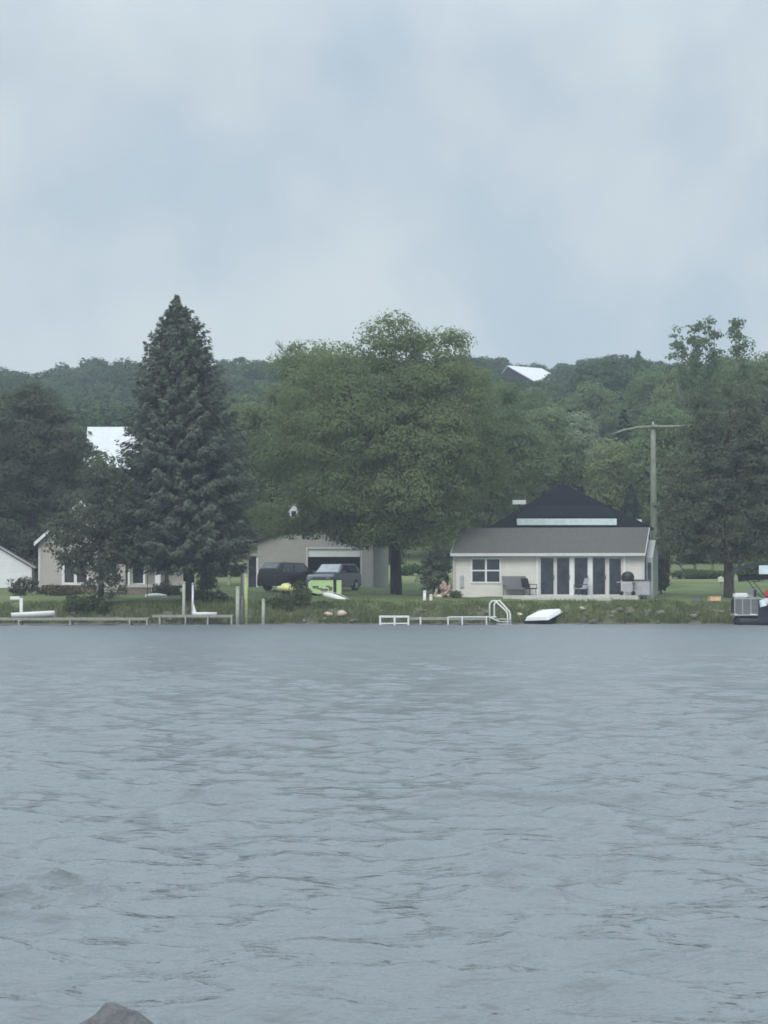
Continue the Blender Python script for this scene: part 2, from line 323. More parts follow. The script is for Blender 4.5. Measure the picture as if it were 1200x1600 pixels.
# water --------------------------------------------------------------
def water_mat():
    m, n, l, b = newmat('choppy_lake_water')
    b.inputs['Base Color'].default_value = (0.122, 0.138, 0.147, 1)
    b.inputs['Roughness'].default_value = 0.10; b.inputs['IOR'].default_value = 1.333; b.inputs['Specular IOR Level'].default_value = 0.5
    t = n.new('ShaderNodeTexCoord')
    def nz(sc, st, det, rot=0):
        mp = n.new('ShaderNodeMapping'); mp.inputs['Scale'].default_value = st; mp.inputs['Rotation'].default_value = (0,0,rot)
        l.new(t.outputs['Object'], mp.inputs[0])
        q = n.new('ShaderNodeTexNoise'); q.inputs['Scale'].default_value = sc; q.inputs['Detail'].default_value = det; q.inputs['Roughness'].default_value = 0.6
        l.new(mp.outputs[0], q.inputs['Vector']); return q.outputs['Fac']
    a = nz(3.2, (0.75, 1, 1), 4, 0.25); c = nz(9.0, (0.7, 1, 1), 3, -0.3)
    ma = n.new('ShaderNodeMath'); ma.operation = 'MULTIPLY_ADD'; ma.inputs[1].default_value = 0.30
    l.new(c, ma.inputs[0]); l.new(a, ma.inputs[2])
    bp = n.new('ShaderNodeBump'); bp.inputs['Strength'].default_value = 0.9; bp.inputs['Distance'].default_value = 0.068
    sb = n.new('ShaderNodeMapRange'); sb.inputs['From Min'].default_value = 20; sb.inputs['From Max'].default_value = 80; sb.inputs['To Min'].default_value = 0.9; sb.inputs['To Max'].default_value = 0.65
    sy = n.new('ShaderNodeSeparateXYZ'); l.new(t.outputs['Object'], sy.inputs[0]); rr_ = n.new('ShaderNodeMapRange')
    rr_.inputs['From Min'].default_value = 18; rr_.inputs['From Max'].default_value = 120; rr_.inputs['To Min'].default_value = 0.06; rr_.inputs['To Max'].default_value = 0.40
    l.new(sy.outputs[1], rr_.inputs['Value']); l.new(sy.outputs[1], sb.inputs['Value']); l.new(sb.outputs[0], bp.inputs['Strength']); l.new(rr_.outputs[0], b.inputs['Roughness'])
    l.new(ma.outputs[0], bp.inputs['Height']); l.new(bp.outputs[0], b.inputs['Normal'])
    return m
def build_water():
    rows = [5.0]
    while rows[-1] < 151.5: rows.append(rows[-1]*1.0022 + 0.003)
    rows = np.array(rows); nc = 340
    u = np.linspace(-1, 1, nc)
    half = 2.5 + 0.175*rows
    core = u[None,:]*half[:,None]
    ext = np.array([1.06, 1.2, 1.5, 2.2, 4, 8, 16, 40])
    right = half[:,None]*1.0 + (ext-1)[None,:]*14.0
    XX = np.concatenate([-right[:, ::-1], core, right], 1); YY = np.repeat(rows[:,None], XX.shape[1], 1)
    H = np.zeros_like(XX); DX = np.zeros_like(XX); DY = np.zeros_like(XX)
    dy = np.gradient(rows)[:,None]; dxs = np.maximum(half[:,None]*2/nc, 0.01)
    r = np.random.default_rng(5)
    e1 = np.sin(XX*1.1+0.6*np.sin(YY*0.5)+1)*np.sin(YY*0.62+XX*0.35) + 0.7*np.sin(XX*2.3-YY*0.9)*np.sin(YY*1.3+2) + 0.6*np.sin(XX*0.23)*np.sin(YY*0.17+1)
    env = 0.70 + 1.15*np.clip(e1-0.15, 0, 2)**2
    env = np.clip(env, 0.5, 3.2)
    calm = 1 - 0.48*np.clip((YY-22)/60, 0, 1)
    for i in range(110):
        lam = 0.18*(1.9/0.18)**r.random(); th = r.normal(0.08, 0.85); k = 2*math.pi/lam
        kx, ky = k*math.sin(th), k*math.cos(th); ph = r.random()*6.283
        a = 0.0255*lam/(2*math.pi) * (1.0 if lam < 1.1 else 0.95)
        step = np.maximum(dy*abs(ky), dxs*abs(kx))
        fade = np.clip((1.9 - step)/1.0, 0, 1)
        A = a*fade*(env if lam < 1.2 else 1)*calm
        p = kx*XX + ky*YY + ph
        H += A*np.cos(p); DX -= A*np.sin(p)*math.sin(th)*1.1; DY -= A*np.sin(p)*math.cos(th)*1.1
    # single steeper crests
    for (px, py, w, a, sl) in [(60,1440,.60,.035,.10),(850,1253,.80,.075,.0),(782,1370,.13,.05,0),(865,1400,.16,.045,0),(690,1556,.55,.04,.16),(1050,1496,.5,.035,-.05),(1120,1505,.3,.03,0),
            (640,1500,.2,.03,0),(330,1450,.3,.025,.1),(500,1345,.3,.03,0),(150,1155,.25,.06,0),(490,1135,.2,.05,.0),(620,1155,.35,.06,0),(360,1247,.3,.045,0),(930,1245,.35,.05,.05),(1130,1300,.15,.05,0),(250,1070,.35,.06,0),(1160,1445,.4,.03,0),(470,1560,.4,.035,.1),(265,1590,.12,.03,0)]:
        Yc = CAM_Z*FPX/(py-HOR); Xc = (px-600)/FPX*Yc; wx = w*Yc/16; wy = 0.11*(Yc/16)**.6
        uu = (XX-Xc)/wx; vv = (YY - Yc - sl*(XX-Xc) + 0.06*np.sin((XX-Xc)*5/wx))/wy
        H += 1.35*a*(Yc/16)**.35*np.exp(-np.abs(uu)**2.4)*(np.exp(-np.clip(-vv,0,9)**1.3*1.6)*(vv<=0)+np.exp(-(np.clip(vv,0,9)*.6)**2)*(vv>0))
    ok = np.ones_like(H); ok[:, :8] = 0; ok[:, -8:] = 0
    H *= ok; DX *= ok; DY *= ok
    v = np.stack([XX+DX, YY+DY, H], -1).reshape(-1,3); nx, ny = XX.shape[1], len(rows)
    i = (np.arange(ny-1)[:,None]*nx + np.arange(nx-1)[None,:]).ravel()
    o = mesh_np('water', v, np.stack([i, i+1, i+nx+1, i+nx], 1), water_mat(), smooth=True)
    tag(o, kind='structure')
build_water()

# ------------------------------------------------------------------ foliage builders
def leaves(pos, nrm, size, aspect=1.0, dirv=None):
    n = len(pos)
    nrm = nrm/np.linalg.norm(nrm, axis=1, keepdims=True)
    rv = RNG.normal(size=(n,3)) if dirv is None else np.cross(nrm, dirv + RNG.normal(size=(n,3))*.25); a = np.cross(nrm, rv); a /= np.linalg.norm(a, axis=1, keepdims=True)+1e-9; b = np.cross(nrm, a)
    s = (size*RNG.uniform(0.6, 1.35, n))[:,None]*0.5
    bend = nrm*s*RNG.uniform(-.35,.35,(n,1))
    v = np.stack([pos - a*s*aspect, pos - b*s*0.62 + bend, pos + a*s*aspect, pos + b*s*0.62 + bend], 1)
    return v.reshape(-1,3)
def leafmesh(name, V, tint, m, parent=None):
    n = len(V)//4
    return mesh_np(name, V, np.arange(n*4).reshape(n,4), m, tint=tint, parent=parent)
def unit(n, zmin=-1.0):
    z = RNG.uniform(zmin, 1, n); t = RNG.uniform(0, 2*math.pi, n); r = np.sqrt(1-z*z)
    return np.stack([r*np.cos(t), r*np.sin(t), z], 1)
def crown(lobes, dens=0.9, cr=0.85, nl=60, leaf=0.28, fill=0.25, keep=None, flat=0.65, droop=0.0):
    """lobes: (x,y,z,rx,ry,rz). leaf clumps over every lobe's shell and some inside"""
    VV = []; TT = []
    for (x,y,z,rx,ry,rz) in lobes:
        area = 4*math.pi*((rx*ry)**1.6/3+(rx*rz)**1.6/3+(ry*rz)**1.6/3)**(1/1.6)
        k = max(8, int(area*dens)); d = unit(k, -0.85)
        f = np.where(RNG.random(k) < fill, RNG.uniform(0.3, 0.85, k), RNG.uniform(0.85, 1.06, k))
        C = np.array([x,y,z]) + d*np.array([rx,ry,rz])*f[:,None]
        rad = cr*RNG.uniform(0.55, 1.4, k); ct = np.clip(0.55*RNG.uniform(0, 1) + 0.45*RNG.uniform(0, 1, k), 0, 1)
        for c, q, tn, dd in zip(C, rad, ct, d):
            m = max(6, int(nl*(q/cr)**1.6)); e = unit(m, -0.6)
            p = c + e*np.array([q,q,q*flat])*RNG.uniform(0.55, 1.0, (m,1))
            if droop: p[:,2] -= droop*RNG.random(m)**2
            VV.append((p, e*1.0 + dd*0.5 + np.array([0,0,0.35]) + RNG.normal(size=(m,3))*0.45)); TT.append(np.clip(tn+RNG.normal(0,.18,m),0,1))
    p = np.concatenate([a for a,_ in VV]); n = np.concatenate([b for _,b in VV]); t = np.concatenate(TT)
    if keep is not None: q = keep(p); p, n, t = p[q], n[q], t[q]
    return leaves(p, n, leaf), t
def branchy(mb, base, top, r0, spread=2.0, nb=6, start=0.35, tips=None, seed=1):
    rr = random.Random(seed); base = Vector(base); top = Vector(top); n = 7
    pts = []; 
    for i in range(n):
        t = i/(n-1); pts.append(base.lerp(top, t) + Vector((rr.uniform(-1,1), rr.uniform(-1,1), 0))*0.12*t*spread*0.6)
    mb.tube([pts[0]-Vector((0,0,0.3))]+pts, [r0*1.5]+[r0*(1.1-0.95*i/(n-1)) for i in range(n)], 8)
    for b in range(nb):
        t = start + (1-start)*b/nb; i = min(n-2, int(t*(n-1))); p = pts[i].lerp(pts[i+1], t*(n-1)-i)
        if tips: q = Vector(tips[b % len(tips)])
        else:
            a = rr.uniform(0, 6.28); q = p + Vector((math.cos(a)*spread, math.sin(a)*spread, spread*rr.uniform(0.4,1.0)))*rr.uniform(.6,1.1)
        mid = p.lerp(q, 0.5) + Vector((0,0,0.15*(q-p).length*rr.uniform(-.2,1)))
        r1 = r0*(1.05-0.9*t)*0.55
        mb.tube([p, mid, q], [r1, r1*0.65, r1*0.25], 6)

def pxlobes(spec, Y):
    """lobe list from apparent centre, half width, half height at distance Y"""
    o = []
    for s in spec:
        px, py, w, h = s[:4]; dY = s[4] if len(s) > 4 else 0
        c = P(px, py, Y+dY); k = (Y+dY)/FPX
        o.append((c.x, c.y, c.z, w*k, max(w,h)*k*0.85, h*k))
    return o
def make_tree(name, label, cat, bx, by, lobes, m, trunk_top, r0, bark='bark', group=None, dens=.9, cr=.85, nl=55, leaf=.28, fill=.25, keep=None, nb=8, start=.3, droop=0, flat=.65, seed=1):
    z0 = g(bx, by)
    t = thing(name, label, cat, (bx, by, z0), 0, group)
    off = np.array([bx, by, z0])
    V, T = crown(lobes, dens, cr, nl, leaf, fill, keep, flat, droop)
    leafmesh('crown', V - off, T, m, t)
    mb = MB(); tips = [tuple(Vector(l[:3]) - Vector(off)) for l in lobes]
    branchy(mb, (0,0,0), Vector(trunk_top) - Vector(off), r0, nb=max(nb, len(tips)), start=start, tips=tips, seed=seed)
    mb.build('trunk', bark, t, smooth=True)
    return t

# big spruce ----------------------------------------------------------
def spruce(label, bx, by, H, prof, clear, m='f_spruce', nbr=620, dens=46, leaf=0.27, r0=0.33, cat='tree', name='spruce_tree', lean=(0,0), group=None, seed=3):
    """prof: list of (fraction from top, radius)"""
    z0 = g(bx, by); t = thing(name, label, cat, (bx,by,z0), 0, group)
    rr = np.random.default_rng(seed); PP=[]; NN=[]; TT=[]; DD=[]
    fr = [a for a,_ in prof]; ra = [b for _,b in prof]
    k = 0
    for i in range(nbr):
        f = (i+0.5)/nbr; f = f**0.75                      # 0 top .. 1 lowest branch
        L = np.interp(f, fr, ra)*rr.uniform(0.62, 1.24)
        if L > 0.9*np.interp(f, fr, ra) : L *= rr.uniform(0.9, 1.06)
        z = H - f*(H-clear); az = i*2.39996 + rr.uniform(-.3,.3)
        rise = np.interp(f, [0,.15,.5,1], [0.9, 0.35, -0.05, -0.30])
        n = int(dens*(0.25+L/ max(ra)*1.0)*(1.0))
        s = np.sqrt(rr.uniform(0.02, 1, n))
        wid = 0.21*L*np.sqrt(s)*(1.12-s)*1.1 + 0.02
        side = rr.uniform(-1, 1, n)
        x = s*L; y = side*wid; zz = rise*L*s*0.7 + 0.22*L*np.clip(s-.6,0,1)**1.5*2 - np.abs(side)*wid*0.35 - rr.random(n)**2*0.28*min(1,L/2)
        ca, sa = math.cos(az), math.sin(az); lx = lean[0]*(1-z/H); 
        px = x*ca - y*sa + lean[0]*(z/H); py = x*sa + y*ca
        PP.append(np.stack([px, py, z+zz], 1))
        nn = np.stack([ca*0.55+rr.normal(0,.35,n), sa*0.55+rr.normal(0,.35,n), 0.75+rr.normal(0,.3,n)], 1); NN.append(nn)
        DD.append(np.stack([np.full(n,ca)-side*sa*.6, np.full(n,sa)+side*ca*.6, rise*.6-.15+.5*np.clip(s-.6,0,1)*2+rr.normal(0,.15,n)],1))
        TT.append(np.clip(rr.uniform(.1,.6) + 0.25*s + rr.normal(0,.12,n), 0, 1))
    p = np.concatenate(PP); n = np.concatenate(NN); tt = np.concatenate(TT)
    leafmesh('crown', leaves(p, n, leaf, 1.7, np.concatenate(DD)), tt, m, t)
    mb = MB(); mb.tube([(0,0,-.3),(0,0,.4),(lean[0]*.3,0,H*.35),(lean[0]*.7,0,H*.75),(lean[0],0,H-.1)], [r0*1.4, r0, r0*.75, r0*.35, .03], 8)
    for i in range(26):
        f = 1-0.03*i; z = H - f*(H-clear); L = np.interp(f, fr, ra)*.8; a = i*2.4
        mb.tube([(lean[0]*z/H,0,z),(L*.5*math.cos(a),L*.5*math.sin(a),z-.1),(L*math.cos(a),L*math.sin(a),z-.25*L*.6)], [.07,.05,.02], 5)
    mb.build('trunk', 'bark', t, smooth=True)
    return t
Ysp = 152.5; kx = Ysp/FPX
bx = X(296, Ysp); H = Z(462, Ysp) - g(bx, Ysp)
spruce('tallest dark spruce with a pointed top, standing on the bank left of the garage', bx, Ysp, H,
       [(0,.02),(.03,.20),(.08,.70),(.12,.98),(.16,1.45),(.22,1.8),(.32,2.25),(.45,2.8),(.58,3.3),(.75,3.6),(.9,3.6),(1,3.0)], 2.3, lean=(X(275,Ysp)-X(296,Ysp),0), nbr=1500, dens=66, leaf=.19)
# hemlock-like scraggly tree left of the spruce
Ys = 151.6
make_tree('scrub_tree', 'scraggly olive brown tree with thin crown on the bank in front of the tan house', 'tree', X(158,Ys), Ys,
   pxlobes([(150,738,18,24),(160,752,30,36),(135,805,48,40),(172,820,42,52),(108,842,38,32),(150,862,58,40),(190,800,26,55),(165,905,36,34),(195,865,30,42),(120,875,28,24),(100,820,26,24),(208,865,26,34),(112,880,24,22)], Ys),
   'f_scrub', P(160,745,Ys), .17, dens=1.9, cr=.5, nl=34, leaf=.19, fill=.45, seed=4)
# dark broad tree far left behind the tan house
Yl = 175
make_tree('broad_evergreen_tree', 'broad dark evergreen with rounded top behind the white shed at the left edge', 'tree', X(45,Yl), Yl,
   pxlobes([(58,650,38,48),(20,670,45,55),(95,700,38,60),(45,740,70,75),(-25,740,60,90),(110,770,25,55),(30,820,75,60),(90,850,45,50),(-40,850,60,60),(60,880,40,30)], Yl),
   'f_cedar', P(55,640,Yl), .3, dens=1.25, cr=.75, nl=90, leaf=.20, fill=.2, seed=5)
# maple: the big tree in the middle
Ym = 162.5
def gap_keep(p):
    f = FPX/p[:,1]; px = 600 + p[:,0]*f; py = 913 - (p[:,2]-CAM_Z)*f
    hole = ((px-459)/8.5)**2 + ((py-799)/13)**2 < 1 + 0.5*np.sin(px*1.7+py)
    return ~(hole & (p[:,1] < 186))
make_tree('maple_tree', 'huge spreading maple with thick dark trunk between the garage and the cream cottage', 'tree', X(619,Ym), Ym,
   pxlobes([(612,544,46,42),(683,560,46,44),(533,578,50,42,1),(600,618,90,50,-1),(690,625,75,60,-1),(505,640,66,60),(560,690,90,65,-3),(660,700,90,65,-3),
            (735,690,50,70,1),(480,720,62,62,1),(540,770,70,42,-3),(640,775,90,48,-4),(708,768,52,50,-1),(600,832,60,30,-3),(655,830,50,30,-3),
            (505,806,62,30,-1),(440,812,50,26,-1),(570,822,50,26,-2),(480,828,34,16,0),(545,834,30,14,-1),(743,733,42,42),(690,815,28,24,-1)], Ym),
   'f_maple', P(612,560,Ym), .34, dens=1.0, cr=.95, nl=115, leaf=.185, fill=.15, keep=gap_keep, start=.22, seed=6)
Yw = 178
make_tree('willow_tree', 'lighter green rounded tree between the tall spruce and the big maple', 'tree', X(425,Yw), Yw,
   pxlobes([(415,640,42,40),(460,600,45,50),(395,690,42,55),(440,700,50,60),(385,760,40,60),(425,790,50,55),(485,560,38,26),(360,830,30,30),(470,650,40,60)], Yw),
   'f_light', P(430,620,Yw), .25, dens=1.2, cr=.8, nl=100, leaf=.20, fill=.15, keep=gap_keep, droop=.5, seed=7)
Yq = 187
make_tree('young_maple_tree', 'mid green bushy tree rising behind the left end of the cream cottage roof', 'tree', X(762,Yq), Yq,
   pxlobes([(770,650,45,50),(800,700,50,50),(760,740,55,55),(815,740,42,36),(735,795,42,45),(768,775,30,30),(725,835,30,34)], 188),
   'f_light', P(770,660,Yq), .2, dens=1.2, cr=.8, nl=95, leaf=.21, fill=.15, seed=8)
# right dark tree pair
Yr = 157.5
make_tree('cedar_tree', 'dark ragged evergreen with twin tops standing right of the cream cottage', 'tree', X(1138,Yr), Yr,
   pxlobes([(1100,650,18,34),(1098,672,26,24),(1162,640,18,38),(1162,664,28,24),(1108,705,36,34),(1168,700,38,36),(1090,740,48,50),(1150,745,60,50),(1195,720,36,60),(1100,800,52,42),(1165,805,58,45),(1075,845,36,26),
            (1140,850,50,30),(1215,800,45,60),(1195,856,40,16),(1060,790,28,40),(1088,868,36,15),(1160,866,36,14),(1060,850,22,22)], Yr),
   'f_cedar', P(1140,640,Yr), .27, dens=1.4, cr=.6, nl=75, leaf=.17, fill=.25, seed=9)
# thin poplars behind it
def poplar(label, px, top, bot, w, Y, seed, twist=0):
    rr = random.Random(seed); sp = []
    n = int((bot-top)/11)
    for i in range(n):
        t = i/(n-1); sp.append((px + rr.uniform(-1,1)*w*.45 + twist*t, top+6+(bot-top)*t, w*(.36+.75*t)*rr.uniform(.6,1.1), 12*rr.uniform(.8,1.8)))
    make_tree('poplar_tree', label, 'tree', X(px,Y), Y, pxlobes(sp, Y), 'f_birch', P(px,top+5,Y), .11, bark='barkpop', group='thin poplars at the right', dens=1.1, cr=.45, nl=20, leaf=.24, fill=.5, nb=4, seed=seed, start=.15)
poplar('feathery pale poplar with a rounded arching tip, leftmost of the poplars at the right', 1064, 522, 680, 22, 214, 1)
poplar('feathery pale poplar with a thin spire tip, second from the left of the poplars', 1086, 507, 690, 15, 208, 2)
poplar('tallest bushy poplar with pale bent trunk, third of the poplars at the right', 1114, 504, 700, 26, 211, 3, -10)
poplar('lone feathery poplar with dark tip, rightmost of the poplars at the right', 1156, 502, 690, 22, 206, 4)

# mid distance trees along the foot of the hill -----------------------
def mid(label, px, py0, py1, w, Y, m, seed, name='leafy_tree', lf=.26):
    rr = random.Random(seed); sp = []
    h = (py1-py0)
    sp = [(px, py0+h*.26, w*.62, h*.26), (px-w*.45, py0+h*.5, w*.6, h*.27), (px+w*.45, py0+h*.46, w*.6, h*.27), (px+rr.uniform(-.2,.2)*w, py0+h*.72, w*.95, h*.3)]
    sp = [(a+rr.uniform(-.1,.1)*w, b+rr.uniform(-.05,.05)*h, c*rr.uniform(.85,1.1), d) for a,b,c,d in sp]
    return make_tree(name, label, 'tree', X(px,Y), Y, pxlobes(sp, Y), m, P(px,py0+h*.3,Y), .22, dens=1.0, cr=1.0, nl=85, leaf=lf, fill=.15, seed=seed, nb=4)
mid('yellowish green tree above the dark hip roof, left of its peak', 850, 640, 800, 50, 205, 'f_light', 21)
mid('pale grey green narrow tree directly above the dark hip roof peak', 908, 652, 770, 26, 208, 'f_grey', 22)
mid('round green tree right of the dark hip roof peak', 955, 690, 800, 42, 204, 'f_maple', 23)
mid('soft green tree directly behind the tee shaped pole', 1035, 640, 830, 45, 200, 'f_light', 24)
mid('tall light green tree filling the space between pole and twin topped evergreen', 1068, 572, 720, 42, 222, 'f_light', 25)
mid('green tree right of the twin topped evergreen at the right edge', 1205, 562, 800, 48, 214, 'f_light', 26)
mid('green tree rising between the poplars above the twin topped evergreen', 1135, 546, 760, 40, 224, 'f_light', 36)
mid('light green tree on the slope above the pole', 1015, 585, 700, 44, 262, 'f_light', 37)
mid('light green tree on the slope left of the pole crossarm', 925, 600, 700, 42, 268, 'f_light', 38)
mid('light green tree on the slope below the hilltop barn', 830, 612, 720, 45, 255, 'f_light', 39)
mid('dark green tree in the gap between the spruce and the broad evergreen', 150, 700, 860, 50, 214, 'f_hill', 27)
mid('green tree behind the tall spruce, right side', 345, 640, 850, 45, 196, 'f_maple', 28)
mid('low green tree behind the tan house, hidden by the spruce', 250, 720, 870, 45, 192, 'f_maple', 29)
mid('green tree seen under the maple, left of the grey shrub', 700, 760, 890, 40, 215, 'f_maple', 30)
mid('low tree beyond the meadow, under the big maple', 590, 790, 890, 45, 222, 'f_hill', 31)
mid('low tree beyond the meadow at the far right edge', 1185, 800, 868, 34, 228, 'f_hill', 32)
mid('low tree beyond the meadow right of the cream cottage', 1085, 800, 868, 45, 226, 'f_maple', 33)
for i,(px,py0,w,Y,lab) in enumerate([(985,760,20,196,'small dark conifer behind the right slope of the dark hip roof'),(890,640,22,240,'dark conifer standing on the slope left of the pale grey green tree'),(975,640,34,235,'wide dark conifer on the slope left of the tee shaped pole'),(835,720,20,215,'dark little conifer above the white roof vent')]):
    z0 = g(X(px,Y),Y); Hh = Z(py0,Y)-z0; wr = w*Y/FPX
    spruce(lab, X(px,Y), Y, Hh, [(0,.05),(.15,wr*.35),(.5,wr*.8),(1,wr)], min(1.5,Hh*.2), m='f_hillpine', nbr=170, dens=34, leaf=.36, r0=.16, name='conifer_tree', seed=40+i)

# wooded hillside -----------------------------------------------------
def hill_proto(kind, seed):
    rr = random.Random(seed)
    if kind == 'c':
        t = spruce('dark conifer among the leafy trees of the hillside wood', 0, 600, 11, [(0,.05),(.2,.8),(.5,1.9),(1,2.9)], .8, m='f_hillpine', nbr=120, dens=26, leaf=.6, r0=.2, name='hillside_conifer', group='conifers in the hillside wood', seed=seed)
    else:
        lob = []
        for k in range(7):
            a = k*2.4; r = 0 if k == 0 else rr.uniform(1.6, 2.9)
            lob.append((r*math.cos(a), r*math.sin(a), rr.uniform(4.2, 7.4) if k else 8.2, rr.uniform(2,2.9), rr.uniform(2,2.9), rr.uniform(1.7,2.4)))
        t = thing('hillside_tree', 'rounded green leafy tree in the wood that covers the hillside', 'tree', (0,600,0), 0, 'leafy trees in the hillside wood')
        V, T = crown(lob, .75, 1.15, 34, .58, .1, None, .6)
        leafmesh('crown', V, T, 'f_hill', t)
        mb = MB(); branchy(mb, (0,0,-.5), (0,0,8), .28, nb=7, tips=[l[:3] for l in lob], seed=seed); mb.build('trunk', 'bark', t)
    return t
protos = [hill_proto('d', s) for s in (1,2,3,4,5)] + [hill_proto('c', 9)]
used = [False]*6
def place_hill(x, y, h, kind, label=None):
    src = protos[kind]; sc = h/10.5
    if not used[kind]: o = src; used[kind] = True
    else:
        o = src.copy(); link(o)
        for ch in list(src.children):
            c = ch.copy(); link(c); c.parent = o
    o.location = (x, y, g(x,y)-.3); o.rotation_euler = (0,0,random.uniform(0,6.28)); o.scale = (sc*random.uniform(.95,1.3), sc*random.uniform(.95,1.3), sc)
    if label:
        o['label'] = label
        if 'group' in o.keys(): del o['group']
def ridge_top(px):   # skyline row in the photograph
    return float(np.interp(px, [-200,0,45,62,75,120,160,200,330,450,560,740,790,870,900,930,1000,1030,1060,1200,1400], [570,573,577,588,576,566,562,562,560,560,560,556,560,574,566,556,554,566,566,558,560]))
CLEAR = [(126,200,664,737,258), (788,858,566,593,428)]   # yards kept open in front of the two white roofs
cnt = 0
y = 236
while y < 545:
    sp = 10.5 + (y-236)*.028
    half = .158*y + 16; x = -half + random.uniform(0, sp)
    while x < half:
        xx = x + random.uniform(-2.5,2.5); yy = y + random.uniform(-4,4); h = random.uniform(8, 12.5)
        px, _ = proj(xx, yy, 10); z0 = g(xx,yy); k = FPX/yy
        zt = Z(ridge_top(px)+random.uniform(-3,7), yy)
        if z0 + h > zt: h = zt - z0
        if yy < 262 and h > 9: h = 9
        ok = h > 3.2
        for (a,b,c,d,Yb) in CLEAR:
            rad = 3.9*h/10.5*k
            if yy < Yb+7 and px+rad > a and px-rad < b:
                zmax = Z(d, yy)
                if yy > Yb-(9 if Yb<300 else 2): ok = False
                elif z0+h > zmax: h = zmax - z0; ok = ok and h > 2.6
        if ok and cnt < 292:
            kd = 5 if random.random() < .09 and px > 350 and yy < 430 else random.randrange(5)
            place_hill(xx, yy, h*(1.12 if kd == 5 else 1), kd); cnt += 1
        x += sp*random.uniform(.85,1.15)
    y += sp*.92
print('hill trees', cnt)
# a few that make the skyline
for (px,py,Y,kd,lab) in [(998,549,470,5,'pointed conifer tip sticking up from the skyline left of the poplars'),(980,555,460,5,'smaller conifer tip on the skyline left of the pointed one'),(880,567,470,2,'rounded tree on the skyline touching the right end of the hilltop barn roof'),
        (940,555,460,1,'highest rounded crown on the skyline between the hilltop barn and the conifer tips'),(773,556,450,0,'rounded tree on the skyline just left of the hilltop barn'),(15,573,480,1,'rounded tree on the skyline at the left edge, left of the notch'),
        (100,567,470,3,'rounded tree on the skyline just right of the notch at the left'),(145,560,470,2,'bushy tree on the skyline midway between the notch and the spruce'),(815,565,485,1,'dark crown on the skyline directly behind the hilltop barn roof')]:
    xx = X(px,Y); place_hill(xx, Y, Z(py,Y)-g(xx,Y), kd, lab)

# bare twiggy tree on skyline
Yb = 190; bxx = X(447,Yb); t = thing('bare_tree', 'leafless twiggy tree top poking above the foliage left of the maple', 'tree', (bxx,Yb,g(bxx,Yb)))
mb = MB(); hb = Z(548,Yb)-g(bxx,Yb); rr = random.Random(2)
mb.tube([(0,0,-.2),(0.1,0,hb*.5),(0,0,hb)], [.16,.1,.04], 6)
for i in range(26):
    a = rr.uniform(0,6.28); z = hb*rr.uniform(.86,1.0); l = rr.uniform(.5,1.1); c,s_ = math.cos(a), math.sin(a)
    e = (l*c*.9, l*s_*.9, z+l*.75); mb.tube([(0,0,z),(l*c*.4,l*s_*.4,z+l*.3),e], [.035,.025,.012], 4)
    for j in range(3):
        a2 = a+rr.uniform(-1,1); mb.tube([(l*c*.5,l*s_*.5,z+l*.4),(l*c*.5+.4*math.cos(a2),l*s_*.5+.4*math.sin(a2),z+l*.4+.45)], [.018,.010], 4)
mb.build('trunk', 'barkgrey', t)

# ------------------------------------------------------------------ buildings
def window(parent, x0, x1, z0, z1, y, cols=1, rows=1, fw=.09, name='window', frame='white', glass='glass'):
    """frame standing proud of a wall whose face is at y (facing -y); pane is a child of the frame"""
    f = MB(); d0, d1 = y-.05, y+.02
    f.box(x0-fw, x0, d0, d1, z0-fw, z1+fw); f.box(x1, x1+fw, d0, d1, z0-fw, z1+fw)
    f.box(x0, x1, d0, d1, z1, z1+fw); f.box(x0, x1, d0, d1, z0-fw, z0)
    for i in range(1, cols): xm = x0+(x1-x0)*i/cols; f.box(xm-fw*.55, xm+fw*.55, d0+.004, d1, z0, z1)
    for j in range(1, rows):
        zm = z0+(z1-z0)*j/rows
        for i in range(cols):
            a = x0+(x1-x0)*i/cols + (fw*.55 if i else 0); b = x0+(x1-x0)*(i+1)/cols - (fw*.55 if i < cols-1 else 0)
            f.box(a, b, d0+.008, d1, zm-fw*.4, zm+fw*.4)
    fo = f.build(name, frame, parent)
    MB().box(x0-.01, x1+.01, y-.014, y-.004, z0-.01, z1+.01).build('pane', glass, fo)
    return fo

# --- cream cottage ---
Yh = 158.0; hx = X(708,Yh); hz = 1.47; rot = R(-9.5)
hs = thing('cottage', 'cream sided single storey cottage with grey shingle roof and patio doors facing the lake', 'house', (hx, Yh, hz), rot)
Wd = 11.2; Dp = 6.2; Ev = 2.66; Rg = 4.05
w = MB(); w.prism([(0,-.6),(Dp,-.6),(Dp,Ev),(Dp/2,Rg-.14),(0,Ev)], 'x', 0, Wd); w.build('wall', 'wall', hs)
rf = MB(); ov = .36; gl = .08; sl = (Rg-Ev)/(Dp/2)
ze = Ev - sl*ov
rf.slab([(-gl,-ov,ze+.06),(Wd+gl,-ov,ze+.06),(Wd+gl,Dp/2,Rg+.06),(-gl,Dp/2,Rg+.06)], .12)
rf.slab([(Wd+gl,Dp+ov,ze+.06),(-gl,Dp+ov,ze+.06),(-gl,Dp/2+.002,Rg+.06),(Wd+gl,Dp/2+.002,Rg+.06)], .12)
ro = rf.build('roof', 'shingle', hs)
gt = MB(); gt.box(-gl, Wd+gl, -ov-.12, -ov-.003, ze-.12, ze+.05)
gt.build('gutter', 'trim', hs)
MB().box(-gl+.02, Wd+gl-.02, -ov+.0, -.003, ze-.10, ze-.07).build('soffit', 'trim', hs)
dsn = MB(); dsn.tube([(.08,-ov-.05,ze-.1),(.08,-.07,ze-.35),(.08,-.07,-.1)], .05, 6); dsn.build('downspout', 'trim', hs)
